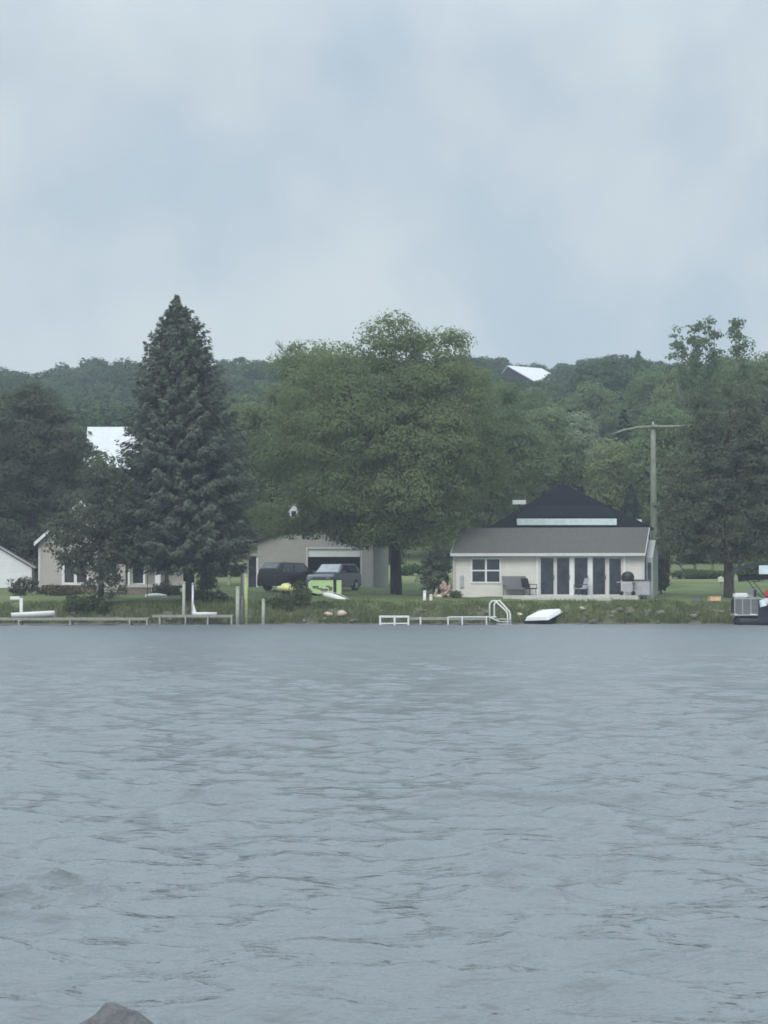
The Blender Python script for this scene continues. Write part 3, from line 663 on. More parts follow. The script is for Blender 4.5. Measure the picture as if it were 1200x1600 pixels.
for xa_,xb_ in ((-.02,.10),(Wd-.12,Wd+.02)): MB().box(xa_,xb_,-.03,-.003,-.1,ze-.1).build('corner_trim','trim',hs)
MB().box(.42,.62,-.10,-.003,.55,1.25).build('meter_box','alu',hs)
pxm = lambda p: (p-708)*Yh/FPX/math.cos(rot)
wz = lambda py: Z(py,Yh)-hz
window(hs, pxm(738), pxm(780), wz(909), wz(874), 0, 2, 2, .10)
# glazed doors
doors = [(843,864,866),(868,888,866),(895,916,866),(923,943,866),(948,967,868)]
zt, zb = wz(870), wz(924)
fr = MB()
x0, x1 = pxm(840), pxm(970)
fr.box(x0-.12, x0, -.07, .02, 0.02, zt+.18); fr.box(x1, x1+.14, -.07, .02, 0.02, zt+.18); fr.box(x0, x1, -.07, .02, zt, zt+.18)
fr.box(pxm(888.5), pxm(894.5), -.08, .02, .02, zt-.002); fr.box(pxm(916.5), pxm(922.5), -.08, .02, .02, zt-.002)
fr.build('door_surround', 'white', hs)
for i,(a,b,_) in enumerate(doors):
    d = MB(); A, B = pxm(a-1.2), pxm(b+1.2); top = zt-.01 - (.06 if i == 4 else 0)
    y1, y0 = -.003, -.05
    d.box(A, A+.07, y0, y1, .05, top); d.box(B-.07, B, y0, y1, .05, top); d.box(A+.07, B-.07, y0, y1, top-.06, top); d.box(A+.07, B-.07, y0, y1, .05, .14)
    do = d.build('glass_door', 'trim', hs)
    MB().box(A+.06, B-.06, -.022, -.012, .12, top-.05).build('pane', 'glass', do)
    MB().box(B-.055, B-.02, -.09, -.051, 1.0, 1.25).build('handle', 'black', do)
# right gable side: window
sw = MB()
for a,b,c,d in [(1.7,1.8,.9,2.1),(3.0,3.1,.9,2.1),(1.8,3.0,2.0,2.1),(1.8,3.0,.9,1.0)]: sw.box(Wd+.003, Wd+.06, a, b, c, d)
so_ = sw.build('window', 'trim', hs); MB().box(Wd+.004, Wd+.02, 1.79, 3.01, .99, 2.01).build('pane', 'glass', so_)
rk = MB()
for (ya,za,yb_,zb_) in [(-ov,ze+.02,Dp/2,Rg+.02),(Dp+ov,ze+.02,Dp/2,Rg+.02)]:
    rk.add([(Wd+gl+.003,ya,za-.16),(Wd+gl+.003,ya,za+.03),(Wd+gl+.003,yb_,zb_+.03),(Wd+gl+.003,yb_,zb_-.16),(Wd+gl+.04,ya,za-.16),(Wd+gl+.04,ya,za+.03),(Wd+gl+.04,yb_,zb_+.03),(Wd+gl+.04,yb_,zb_-.16)],
      [(0,1,2,3),(4,5,6,7),(0,4,5,1),(1,5,6,2),(2,6,7,3),(3,7,4,0)])
    rk.add([(-gl-.003,ya,za-.16),(-gl-.003,ya,za+.03),(-gl-.003,yb_,zb_+.03),(-gl-.003,yb_,zb_-.16),(-gl-.04,ya,za-.16),(-gl-.04,ya,za+.03),(-gl-.04,yb_,zb_+.03),(-gl-.04,yb_,zb_-.16)],
      [(0,1,2,3),(4,5,6,7),(0,4,5,1),(1,5,6,2),(2,6,7,3),(3,7,4,0)])
rk.build('rake_board', 'trim', hs)
an=MB(); an.prism([(.7,-.6),(5.6,-.6),(5.6,2.35),(3.1,3.35),(.7,2.3)],'x',Wd+.07,Wd+.46); an.build('side_annex','greyboard',hs)
MB().box(Wd+.17,Wd+.36,.64,.697,.9,2.0).build('annex_window','glass',hs)
# patio slab and step
def W2(lx, ly, lz=0):
    return Vector((hx + lx*math.cos(rot) - ly*math.sin(rot), Yh + lx*math.sin(rot) + ly*math.cos(rot), hz+lz))
ps = thing('patio', 'long pale concrete patio slab with a lower step in front of the cottage doors', 'patio', W2(pxm(795),0), rot)
q = pxm(795)
MB().box(pxm(792)-q, Wd-q-.2, -2.1, -.012, -.5, .09).build('slab', 'concrete', ps, bevel=.015)
MB().box(pxm(823)-q, pxm(957)-q, -3.0, -2.103, -.6, -.03).build('step', 'concrete', ps, bevel=.015)

# patio furniture
def chair(name, label, loc, rz, fm, seatm, w=.62, group=None):
    t = thing(name, label, 'chair', loc, rz, group)
    MB().box(-w/2, w/2, -.28, .28, .36, .43).build('seat', seatm, t, bevel=.02)
    b = MB(); b.slab([(-w/2,.24,.43),(w/2,.24,.43),(w/2,.42,1.0),(-w/2,.42,1.0)], .05); b.build('backrest', seatm, t)
    for sx_ in (-1,1):
        for sy_ in (-1,1): MB().tube([(sx_*(w/2-.03), sy_*.25, 0),(sx_*(w/2-.03), sy_*.22, .36)], .022, 6).build('leg', fm, t)
        MB().tube([(sx_*(w/2+.02),-.26,.36),(sx_*(w/2+.02),-.26,.62),(sx_*(w/2+.02),.30,.64)], .025, 6).build('armrest', fm, t)
    return t
def on_patio(px, off): p = W2(pxm(px), off, .09); return tuple(p)
chair('patio_chair', 'pale cushioned chair in front of the middle glass door', on_patio(906,-.75), rot+R(-60), 'black', 'greyvinyl', .58)
chair('patio_chair', 'black patio chair turned sideways just left of the glass doors', on_patio(829,-.8), rot+R(55), 'black', 'black', .6)
# grey wide lounge seat left of the doors
t = thing('garden_bench', 'wide grey slatted bench against the cream wall left of the black chair', 'bench', on_patio(807,-.7), rot+R(8))
MB().box(-.75,.65,-.35,.35,.34,.44).build('seat','greycloth',t,bevel=.02)
b = MB(); b.slab([(-.75,.28,.44),(.65,.28,.44),(.60,.45,1.12),(-.80,.45,1.12)], .06); b.build('backrest','greycloth',t)
for sx_ in (-.7,.58):
    for sy_ in (-.3,.3): MB().box(sx_-.035,sx_+.035,sy_-.035,sy_+.035,0,.34).build('leg','greycloth',t)
    MB().box(sx_-.04,sx_+.04,-.35,.33,.60,.66).build('armrest','greycloth',t)
# grill
t = thing('barbecue_grill', 'black domed barbecue grill with side shelf at the right end of the patio', 'grill', on_patio(979,-1.2), rot)
MB().lathe([(.30,.80),(.36,.92),(.37,1.0)], 18).build('firebox','black',t,smooth=True)
MB().lathe([(.38,1.003),(.37,1.12),(.30,1.27),(.16,1.36),(.02,1.39)], 18).build('lid','black',t,smooth=True)
MB().box(-.62,.40,-.30,.30,.74,.79).build('shelf','alu',t)
c_=MB(); c_.box(-.30,.30,-.26,.26,.18,.70); c_.build('cabinet','greyvinyl',t,bevel=.02)
for sx_ in (-.34,.34): MB().prism([(sx_*1.0+.13*math.cos(a),.13+.13*math.sin(a)) for a in [k*math.pi/6 for k in range(12)]],'y',-.30,-.24).build('wheel','rubber',t)
# grey storage box / tub at right end
t = thing('storage_box', 'large grey storage box against the wall at the right end of the patio', 'box', on_patio(1001,-.62), rot)
MB().box(-.62,.42,-.38,.38,.0,.84).build('body','greyvinyl',t,bevel=.03)
MB().box(-.66,.46,-.42,.42,.843,.92).build('lid','greycloth',t,bevel=.02)

# --- dark hip roof house behind ---
Yd = 172.0; k = Yd/FPX; dx0 = X(885,Yd)
dh = thing('dark_roofed_house', 'house with steep dark slate hip roof and a white band, standing right behind the cottage', 'house', (dx0, Yd, 2.0))
zE = Z(825,Yd)-2.0; zP = Z(755,Yd+3.9)-2.0; xl = X(762,Yd)-dx0; xr = X(1022,Yd)-dx0
MB().box(xl+.5, xr-.5, .6, 9, -.6, zE-.02).build('wall','tan',dh)
yb2 = 9.6
hr = MB()
# hip roof as a closed solid: lower skirt then the ridge
hr.add([(xl,0,zE),(xr,0,zE),(xr,yb2,zE),(xl,yb2,zE),(0,3.9,zP),(0,5.6,zP),(xl,0,zE-.15),(xr,0,zE-.15),(xr,yb2,zE-.15),(xl,yb2,zE-.15)],
   [(0,1,4),(1,2,5,4),(2,3,5),(3,0,4,5),(6,9,8,7),(0,6,7,1),(1,7,8,2),(2,8,9,3),(3,9,6,0)])
roof = hr.build('roof','darkroof',dh)
def roofy(z): return (z-zE)/(zP-zE)*3.9
za, zb3 = Z(820.5,Yd)-2.0, Z(810.5,Yd)-2.0
ba, bb = X(808,Yd)-dx0, X(963,Yd)-dx0
MB().box(ba, bb, -.35, roofy(zb3)-.02, za, zb3).build('fascia','tealwhite',dh)
dr = MB(); zz1 = Z(790,Yd)-2.0
dr.slab([(ba-.1,-.36,zb3+.09),(bb+.1,-.36,zb3+.09),(bb-.6,roofy(zz1)-.05,zz1+.06),(ba+.9,roofy(zz1)-.05,zz1+.06)], .07)
dr.build('porch_roof','darkroof',dh)
vz = Z(787,Yd)-2.0; vx = X(813,Yd)-dx0
c_ = MB(); c_.box(vx-.42,vx+.42,1.2,1.7,vz,vz+.27); c_.build('roof_vent','white',dh); MB().box(vx-.08,vx+.08,1.35,1.55,vz-1.0,vz-.003).build('vent_pipe','black',dh)
vx = X(1003,Yd)-dx0; vz = Z(812,Yd)-2.0
c_ = MB(); c_.box(vx-.35,vx+.40,4.2,4.8,vz-.7,vz+.12); c_.build('chimney_cap','white',dh)

# --- garage ---
Yg = 174.0; kg = Yg/FPX; gx = X(492,Yg); gz = Z(919,Yg)
ga = thing('garage', 'tan gabled garage with its wide door raised, behind two parked vehicles', 'garage', (gx,Yg,gz))
lx = lambda p: X(p,Yg)-gx
lz = lambda p: Z(p,Yg)-gz
xL, xR = lx(402), lx(583); zEv = lz(843); zPk = lz(809)
oL, oR, oT = lx(481), lx(563), lz(858)
w = MB(); th = .18
# front wall with a real opening
w.prism([(xL,-.4),(oL,-.4),(oL,oT),(oR,oT),(oR,-.4),(xR,-.4),(xR,zEv),(0,zPk-.1),(xL,zEv)], 'y', 0, th)
w.box(xL,xL+th,th,8,-.4,zEv); w.box(xR-th,xR,th,8,-.4,zEv)
w.prism([(xL,-.4),(xR,-.4),(xR,zEv),(0,zPk-.1),(xL,zEv)], 'y', 8.003, 8.2)
w.build('wall','taupe',ga)
MB().box(xR+.003, lx(607), 1.2, 7.0, -.4, zEv-.25).build('side_wing','taupe',ga)
MB().slab([(xR+.05,1.0,zEv-.22),(lx(609),1.0,zEv-.22),(lx(609),7.1,zEv-.12),(xR+.05,7.1,zEv-.12)], .1).build('wing_roof','shingle',ga)
MB().box(xL+th+.003,xR-th-.003,th+.003,8,.0,.05).build('floor','concrete',ga)
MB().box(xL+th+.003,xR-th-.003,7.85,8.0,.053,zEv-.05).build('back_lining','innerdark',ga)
r_ = MB(); s1 = (zPk-zEv)/(0-xL); s2 = (zPk-zEv)/(xR); o_ = .35
r_.slab([(xL-o_,-.4,zEv-s1*o_),(0,-.4,zPk),(0,8.5,zPk),(xL-o_,8.5,zEv-s1*o_)], -.12)
r_.slab([(.002,-.4,zPk),(xR+o_,-.4,zEv-s2*o_),(xR+o_,8.5,zEv-s2*o_),(.002,8.5,zPk)], -.12)
r_.build('roof','shingle',ga)
f_ = MB(); d=.1
f_.box(oL-.12,oL-.003,-.04,-.003,0,oT+.12); f_.box(oR+.003,oR+.12,-.04,-.003,0,oT+.12); f_.box(oL-.002,oR+.002,-.04,-.003,oT+.003,oT+.12)
f_.build('door_frame','trim',ga)
dp = MB(); dp.box(oL+.02,oR-.02,.05,.10,lz(870),oT-.01); dp.build('garage_door','white',ga)
f_ = MB(); f_.box(lx(400.5),lx(403.5),-.06,-.003,0,lz(872)); f_.build('corner_board','white',ga)
MB().box(lx(385),xL-.003,.5,6,-.3,lz(864)).build('side_lean_to','taupe',ga)
MB().box(lx(388),lx(400),.46,.497,0,lz(869)).build('side_door','glass',ga)
# white shed on the slope, glimpsed through the maple
Yx = 188; zz = Z(812,Yx)
t = thing('white_shed', 'small white gabled shed glimpsed through the leaves above the garage roof', 'shed', (X(459,Yx),Yx,zz))
MB().prism([(-.55,-3.6),(.55,-3.6),(.55,.75),(0,1.25),(-.55,.75)],'y',0,1.4).build('wall','whitewall',t)
r_ = MB(); r_.slab([(-.7,-.15,.62),(0,-.15,1.33),(0,1.5,1.33),(-.7,1.5,.62)],-.06); r_.slab([(.002,-.15,1.33),(.7,-.15,.62),(.7,1.5,.62),(.002,1.5,1.33)],-.06); r_.build('roof','metalroof',t)
MB().box(-.16,.16,-.02,-.003,.2,.6).build('window','glass',t)

# --- tan house on the left ---
Yt = 166.0; tx = X(60,Yt); tz = Z(922,Yt)
th_ = thing('tan_house', 'tan sided gabled house with white trim half hidden behind the scraggly tree', 'house', (tx,Yt,tz))
lx = lambda p: X(p,Yt)-tx
lz = lambda p: Z(p,Yt)-tz
xR = lx(196); xc = lx(128); zEv = lz(849); zPk = lz(787)
MB().prism([(0,-.5),(xR,-.5),(xR,zEv),(xc,zPk-.15),(0,zEv)],'y',0,8).build('wall','tan',th_)
r_ = MB(); r_.slab([(-.22,-.35,zEv-.15),(xc,-.35,zPk+.02),(xc,8.3,zPk+.02),(-.22,8.3,zEv-.15)],-.14)
r_.slab([(xc+.002,-.35,zPk+.02),(xR+.22,-.35,zEv-.15),(xR+.22,8.3,zEv-.15),(xc+.002,8.3,zPk+.02)],-.14); r_.build('roof','shingle',th_)
r_ = MB()
for a,b in ((-.22,xc-.001),(xR+.22,xc+.001)):
    r_.add([(a,-.42,zEv-.17),(a,-.42,zEv+.06),(b,-.42,zPk+.22),(b,-.42,zPk-.01),(a,-.353,zEv-.17),(a,-.353,zEv+.06),(b,-.353,zPk+.22),(b,-.353,zPk-.01)],[(0,1,2,3),(4,5,6,7),(0,4,5,1),(1,5,6,2),(2,6,7,3),(3,7,4,0)])
r_.build('rake_board','white',th_)
MB().box(.0,.14,-.04,-.003,-.1,zEv-.25).build('corner_trim','trim',th_)
window(th_, lx(101), lx(135), lz(910), lz(878), 0, 2, 1, .16)
window(th_, lx(152), lx(172), lz(842), lz(829), 0, 2, 1, .10)
MB().box(lx(70),lx(150),-1.3,-.003,-.32,lz(914)).build('deck','brown',th_)
# low wing with porch
wx0, wx1 = xR+.003, lx(291); zW = lz(868)
MB().box(wx0,wx1,.8,7,-.5,zW).build('wing_wall','tan',th_)
MB().slab([(wx0,-.4,zW+.05),(wx1+.3,-.4,zW+.05),(wx1+.3,4,zW+1.5),(wx0,4,zW+1.5)],.12).build('wing_roof','shingle',th_)
window(th_, lx(206), lx(222), lz(911), lz(882), .8, 1, 1, .14)
for p_, wd in ((202,.12),(226,.12),(247,.34)): MB().box(lx(p_)-wd/2, lx(p_)+wd/2, -.2, 0.0, -.3, zW-.02).build('porch_post','white',th_)
MB().box(wx0,wx1,-.4,.797,-.35,lz(913)).build('porch_floor','concrete',th_)
MB().box(lx(256),lx(262),.75,.797,0,lz(882)).build('door','glass',th_)

def box_thing(name,label,cat,px0,px1,py0,py1,Y,dep,m,bevel=.02,rz=0):
    pass
# brick planter
Y_ = 162; t = thing('brick_planter','low grey brick planter wall in front of the tan house porch','planter',(X(210,Y_),Y_,g(X(210,Y_),Y_)))
c_=MB(); hh = Z(918,Y_)-g(X(210,Y_),Y_); c_.box(-1.0,1.0,-.2,.2,-.3,hh); c_.build('wall','brick',t,bevel=.02)
c_=MB(); c_.box(-1.05,1.05,-.24,.24,hh+.003,hh+.06); c_.build('coping','concrete',t)
# upturned white canoe on the lawn
def hull(L, W_, H_, n=13, k=9, up=True, sq=.0, pw=.6):
    """closed boat hull; up: keel down. sq: transom squareness at +x end"""
    mb = MB(); rings=[]
    vs=[]
    for i in range(n):
        t_ = i/(n-1); x = (t_-.5)*L
        f = (math.sin(math.pi*min(1,max(0.02,t_*(1-sq*.5)+0.0))))**pw
        w_ = W_/2*f; h_ = H_*(.55+.45*f)
        for j in range(k):
            a = math.pi*j/(k-1); yy = -w_*math.cos(a); z = -h_*math.sin(a)**.7
            vs.append((x, yy, (z+H_) if up else -z))
    fs=[]
    for i in range(n-1):
        for j in range(k-1): fs.append((i*k+j,i*k+j+1,(i+1)*k+j+1,(i+1)*k+j))
        fs.append((i*k+k-1,i*k,(i+1)*k,(i+1)*k+k-1))
    fs.append(tuple(range(k))); fs.append(tuple((n-1)*k+j for j in range(k)))
    mb.add(vs,fs); return mb
Y_ = 158; x_=X(244,Y_)
o=hull(1.3,.5,.24,up=False).build('kayak','white',smooth=True); o.location=(x_,Y_,g(x_,Y_)-.02); o.rotation_euler=(0,0,R(12)); tag(o,'small white upturned kayak on the lawn beside the brick planter','kayak')
Y_ = 156; x_=X(523,Y_)
t=thing('canoe','slender white canoe lying on the grass below the grey vehicle','canoe',(x_,Y_,Z(935,Y_)-.05),R(-35)); t.rotation_euler=(0,R(13),R(-35))
o=hull(1.8,.40,.30,up=False).build('hull','white',t,smooth=True); 
c_=MB(); c_.tube([(-1.1,0,.20),(-.5,0,.36),(.5,0,.36),(1.1,0,.20)],.02,5); c_.build('keel_strip','trim',t)

# --- white shed at left edge ---
Y_=172; x_=X(-10,Y_); z_=Z(918,Y_); q_=Y_/FPX
t=thing('white_garden_shed','bright white gabled shed cut by the left edge behind the round bush','shed',(x_,Y_,z_))
MB().prism([(-2.6,-.5),(2.45,-.5),(2.45,Z(887,Y_)-z_),(0,Z(852,Y_)-z_),(-2.6,Z(887,Y_)-z_)],'y',0,4).build('wall','whitewall',t)
r_=MB(); zz_=Z(887,Y_)-z_; zp=Z(850,Y_)-z_
r_.slab([(-2.8,-.2,zz_-.05),(0,-.2,zp),(0,4.2,zp),(-2.8,4.2,zz_-.05)],-.08); r_.slab([(.002,-.2,zp),(2.65,-.2,zz_-.05),(2.65,4.2,zz_-.05),(.002,4.2,zp)],-.08); r_.build('roof','greyvinyl',t)
MB().box(-.9,.15,-.04,-.003,0,1.4).build('door','trim',t)

# --- barns ---
Y_=262; k_=Y_/FPX; bx_=X(128,Y_); zt_=Z(667,Y_)
t=thing('white_roofed_barn','barn with broad bright white metal roof seen between the evergreen and the spruce','barn',(bx_,Y_,g(bx_,Y_)))
zr=zt_-g(bx_,Y_); drop=Z(667,Y_)-Z(737,Y_); L_=9.5
zr = Z(667,Y_+4.6)-g(bx_,Y_); ze_=Z(737,Y_)-g(bx_,Y_)
MB().prism([(0.2,-1),(9.0,-1),(9.0,ze_),(4.6,zr-.15),(.2,ze_)],'x',.15,L_-.15).build('wall','taupe',t)
r_=MB(); r_.slab([(0,0,ze_),(L_,0,ze_),(L_,4.6,zr),(0,4.6,zr)],.1); r_.slab([(L_,9.2,ze_),(0,9.2,ze_),(0,4.602,zr),(L_,4.602,zr)],.1); r_.build('roof','metalroof',t)
Y_=430; z0_=g(X(800,Y_),Y_)
zr=Z(571,Y_)-z0_; 
t=thing('hilltop_barn','small barn with shining white roof on the hilltop right of the maple','barn',(X(793,Y_),Y_,z0_),0)
kk=Y_/FPX
A=Vector((0,0,zr)); Bv=Vector((58*kk, 7.0, zr+.1)); Cv=Vector((40*kk,-4.0, zr-27*kk)); Dv=Cv+(Bv-A)
C2=Vector((-40*kk*.55, 4.5, zr-27*kk)); D2=C2+(Bv-A)
r_=MB(); r_.slab([Cv,Dv,Bv,A],.12); r_.slab([D2,C2,A+Vector((-.003,.003,0)),Bv+Vector((-.003,.003,0))],.12); r_.build('roof','metalroof',t)
wv=[]; 
def low(v): return Vector((v.x,v.y,-1))
ins=.96; cen=(Cv+Dv+C2+D2)/4
def inn(v): c2=Vector((cen.x,cen.y,0)); return Vector((c2.x+(v.x-c2.x)*ins, c2.y+(v.y-c2.y)*ins, v.z-.2))
a1,a2,a3,a4,a5,a6 = inn(Cv),inn(Dv),inn(C2),inn(D2),inn(A),inn(Bv)
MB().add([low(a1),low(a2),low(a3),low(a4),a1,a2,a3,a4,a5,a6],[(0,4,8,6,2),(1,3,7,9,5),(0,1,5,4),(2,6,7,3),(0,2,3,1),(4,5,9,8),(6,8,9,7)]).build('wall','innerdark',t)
d1=(a3-a1).normalized(); mid_=a1.lerp(a3,.72); nrm=Vector((d1.y,-d1.x,0)); nrm = nrm if nrm.y<0 else -nrm
p0=mid_+nrm*.06; s_=.55
p0.z = zr-1.7
MB().slab([p0+d1*(-s_)+Vector((0,0,-.7)), p0+d1*s_+Vector((0,0,-.7)), p0+d1*s_+Vector((0,0,.7)), p0+d1*(-s_)+Vector((0,0,.7))],.05).build('window','white',t)
# tiny white cabin on hillside
Y_=246; z_=Z(741,Y_); x_=X(924,Y_)
t=thing('hillside_cabin','tiny white cabin front among the trees on the slope above the dark hip roof','cabin',(x_,Y_,z_))
MB().prism([(-.36,-3),(.30,-3),(.30,.85),(0.05,1.25),(-.36,.7)],'y',0,1.5).build('wall','whitewall',t)
MB().slab([(-.45,-.1,.68),(.05,-.1,1.33),(.05,1.6,1.33),(-.45,1.6,.68)],-.05).build('roof','metalroof',t)

# ------------------------------------------------------------------ utility pole
Y_=176; x_=X(1021,Y_); z_=g(x_,Y_)
t=thing('utility_pole','tall greenish weathered pole with a drooping crossarm right of the cottage','pole',(x_,Y_,z_))
top=Z(664,Y_)-z_
MB().tube([(.05,0,-.3),(.02,0,top*.5),(0,0,top)],[.25,.21,.15],10).build('pole','poleivy',t,smooth=True)
c_=MB(); q_=Y_/FPX
c_.tube([(-64*q_,0,top-15*q_),(-48*q_,0,top-9*q_),(-25*q_,0,top-4.5*q_),(0,-.16,top-3*q_)],[.06,.09,.10,.11],8)
c_.build('crossarm','poleivy',t,smooth=True)
c_=MB(); c_.tube([(.01,-.16,top-3.0*q_),(25*q_,0,top-3*q_),(45*q_,0,top-2*q_),(64*q_,0,top-1*q_)],[.12,.11,.09,.06],8)
c_.build('crossarm','poleivy',t,smooth=True)
MB().tube([(0,0,top+.003),(0,0,top+.22)],.05,6).build('insulator','trim',t)

# ------------------------------------------------------------------ vehicles
def car(name,label,cat,loc,rz,paint,L_=4.6,W_=1.85,H_=1.75,kind='suv', screen='glass'):
    """nose towards -x"""
    t=thing(name,label,cat,loc,rz)
    h=L_/2; g0=.28
    if kind=='suv': prof=[(-h,.42),(-h+.02,.85),(-h+.25,1.0),(-h+1.25,1.10),(h-.05,1.10),(h,.9),(h,.42)]; cab=[(-h+1.15,1.10),(-h+1.85,H_-.06),(h-.55,H_-.02),(h-.12,1.35),(h-.06,1.10)]
    else: prof=[(-h,.42),(-h+.02,.72),(-h+.25,.86),(-h+1.3,.98),(h-.05,.98),(h,.85),(h,.42)]; cab=[(-h+1.1,.98),(-h+2.0,H_-.06),(-h+2.9,H_),(h-.9,H_-.12),(h-.1,.98)]
    low=[(h-.35,g0)]
    pts=prof+[(h,.34),(h-.05,g0),(-h+.05,g0),(-h,.34)]
    b=MB()
    # lofted body: narrower at the top edge
    ring=lambda s,y: [(x,y*(1-.05*max(0,(z-.7))*2),z) for x,z in pts]
    k=len(pts); A=ring(1,-W_/2); B=ring(1,W_/2)
    b.add(A+B,[tuple(range(k)),tuple(range(2*k-1,k-1,-1))]+[(i,i+k,(i+1)%k+k,(i+1)%k) for i in range(k)])
    b.build('body',paint,t,bevel=.05)
    cc=MB(); k=len(cab); tw=lambda z: 1-.20*(z-1.0)/(H_-1.0) if z>1.0 else 1
    A=[(x,-W_/2*.95*tw(z),z) for x,z in cab]; B=[(x,W_/2*.95*tw(z),z) for x,z in cab]
    cc.add(A+B,[tuple(range(k)),tuple(range(2*k-1,k-1,-1))]+[(i,i+k,(i+1)%k+k,(i+1)%k) for i in range(k)])
    cc.build('cabin',paint,t,bevel=.03)
    # glass panels lying just proud of the cabin
    def panel(nm,q): MB().slab(q,.03).build(nm,'glass',t)
    p0,p1=Vector(A[0]),Vector(A[1]); q0,q1=Vector(B[0]),Vector(B[1])
    def lerp2(u,v): a=p0.lerp(p1,v); c=q0.lerp(q1,v); return a.lerp(c,u)
    nrm=(q0-p0).cross(p1-p0).normalized(); nrm = -nrm if nrm.x>0 else nrm
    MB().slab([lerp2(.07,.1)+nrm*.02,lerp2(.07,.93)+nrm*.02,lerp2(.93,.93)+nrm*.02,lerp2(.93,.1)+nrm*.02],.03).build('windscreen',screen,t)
    r0,r1=Vector(A[-1]),Vector(A[-2] if kind!='suv' else A[-3]); s0,s1=Vector(B[-1]),Vector(B[-2] if kind!='suv' else B[-3])
    if kind=='suv':
        r0=Vector(A[-2]); s0=Vector(B[-2])
    n2=(s0-r0).cross(r1-r0).normalized(); n2=-n2 if n2.x<0 else n2
    l3=lambda u,v: r0.lerp(r1,v).lerp(s0.lerp(s1,v),u)+n2*.02
    MB().slab([l3(.1,.05),l3(.9,.05),l3(.9,.9),l3(.1,.9)],.03).build('rear_window','glass',t)
    for sgn in (-1,1):
        zt=H_-.14; zb=1.16 if kind=='suv' else 1.04
        f=cab[0][0]; e=cab[1][0]; rr_=cab[-2][0] if kind!='suv' else cab[-3][0]
        def sp(x,z): return Vector((x, sgn*(W_/2*.95*tw(z)+.012), z))
        xa=f+.30; xb=e+.10; xm=(e+rr_)/2
        for (a,bq,c,d) in [(xa,xb,xm-.06,xm-.06),(xm+.06,xm+.06,rr_-.12,rr_+.12)]:
            MB().slab([sp(a,zb),sp(d,zb),sp(c,zt),sp(bq,zt)][::sgn],.02).build('side_window','glass',t)
        for xw in (-h+.85,h-.9):
            R_=.35; wh=MB(); wh.prism([(xw+R_*math.cos(a),R_+R_*math.sin(a)) for a in [2*math.pi*i/20 for i in range(20)]],'y',sgn*(W_/2-.20),sgn*(W_/2+.02))
            wo=wh.build('wheel','rubber',t)
            MB().prism([(xw+.2*math.cos(a),R_+.2*math.sin(a)) for a in [2*math.pi*i/14 for i in range(14)]],'y',sgn*(W_/2+.022),sgn*(W_/2+.04)).build('rim','alu',wo)
        MB().box(-h-.012,-h+.03,sgn*.62-.16,sgn*.62+.16,.70 if kind=='suv' else .62,.84 if kind=='suv' else .74).build('headlight','trim',t)
        MB().box(h-.03,h+.012,sgn*.72-.1,sgn*.72+.1,.75,.95).build('tail_light','darkred',t)
        MB().box(cab[0][0]+.25,cab[0][0]+.40,sgn*(W_/2+.10)-.09,sgn*(W_/2+.10)+.09,1.12,1.27).build('mirror',paint,t)
    MB().box(-h-.03,-h+.02,-.45,.45,.50,.68).build('grille','black',t)
    MB().box(-h-.035,-h-.0,-.75,.75,.36,.46).build('bumper','black',t)
    return t
Y_=168.5; x_=X(456,Y_); car('parked_suv','black boxy vehicle parked on the left in front of the garage wall','car',(x_,Y_,g(x_,Y_)),R(180+48),'suvblack',4.4,1.85,1.78)
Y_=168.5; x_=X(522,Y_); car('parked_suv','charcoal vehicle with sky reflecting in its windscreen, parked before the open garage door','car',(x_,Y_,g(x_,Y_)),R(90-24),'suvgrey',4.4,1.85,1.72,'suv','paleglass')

# lime green trailer box
Y_=160.5; x_=X(508,Y_); z_=Z(929,Y_); q_=Y_/FPX
t=thing('utility_trailer','lime green sided trailer box with dark printed shapes in front of the charcoal vehicle','trailer',(x_,Y_,z_)); t.scale=(1.06,1,1.15)
zt_=20*q_
MB().prism([(-25*q_,.45),(-22*q_,.12),(-12*q_,.03),(24*q_,.03),(24*q_,zt_),(-21*q_,zt_),(-25*q_,zt_-.15)],'y',0,1.0).build('side_panel','lime',t,bevel=.02)
MB().box(-22*q_,25*q_,-.03,1.03,zt_+.003,zt_+.06).build('top_rail','black',t)
MB().box(12.2*q_,16.5*q_,-.06,-.003,0,zt_).build('strut','black',t)
c_=MB()
for (a,b_,r1,r2) in [(-14,.38,.17,.10),(-8,.30,.14,.06),(-1,.22,.20,.12),(4,.42,.12,.06),(8,.30,.10,.15)]:
    c_.prism([(a*q_+r1*math.cos(u)*(1+.25*math.sin(3*u)),b_+r2*math.sin(u)*(1+.3*math.cos(2*u))) for u in [k*math.pi/7 for k in range(14)]],'y',-.012,-.003)
c_.build('printed_shapes','brick',t)
for s_ in (-.6,.6): MB().prism([(s_+.16*math.cos(a),-.02+.16*math.sin(a)) for a in [2*math.pi*i/14 for i in range(14)]],'y',.2,.32).build('wheel','rubber',t)
# yellow boat
Y_=157; x_=X(447,Y_); t=thing('inflatable_boat','small pale yellow inflatable tub behind the shore bushes before the black vehicle','inflatable',(x_,Y_,Z(926,Y_))); t.scale=(1.25,1.25,1.2)
c_=MB(); c_.tube([(.34*math.cos(a),.30*math.sin(a),.20) for a in [2*math.pi*i/16 for i in range(17)]],.13,8); c_.build('ring','yellow',t,smooth=True)
c_=MB(); c_.lathe([(.30,.10),(.32,.16),(.22,.40),(.08,.46)],12); c_.build('cover','yellow',t,smooth=True)
MB().lathe([(.2,-.5),(.2,.07)],10).build('stump','stone',t)

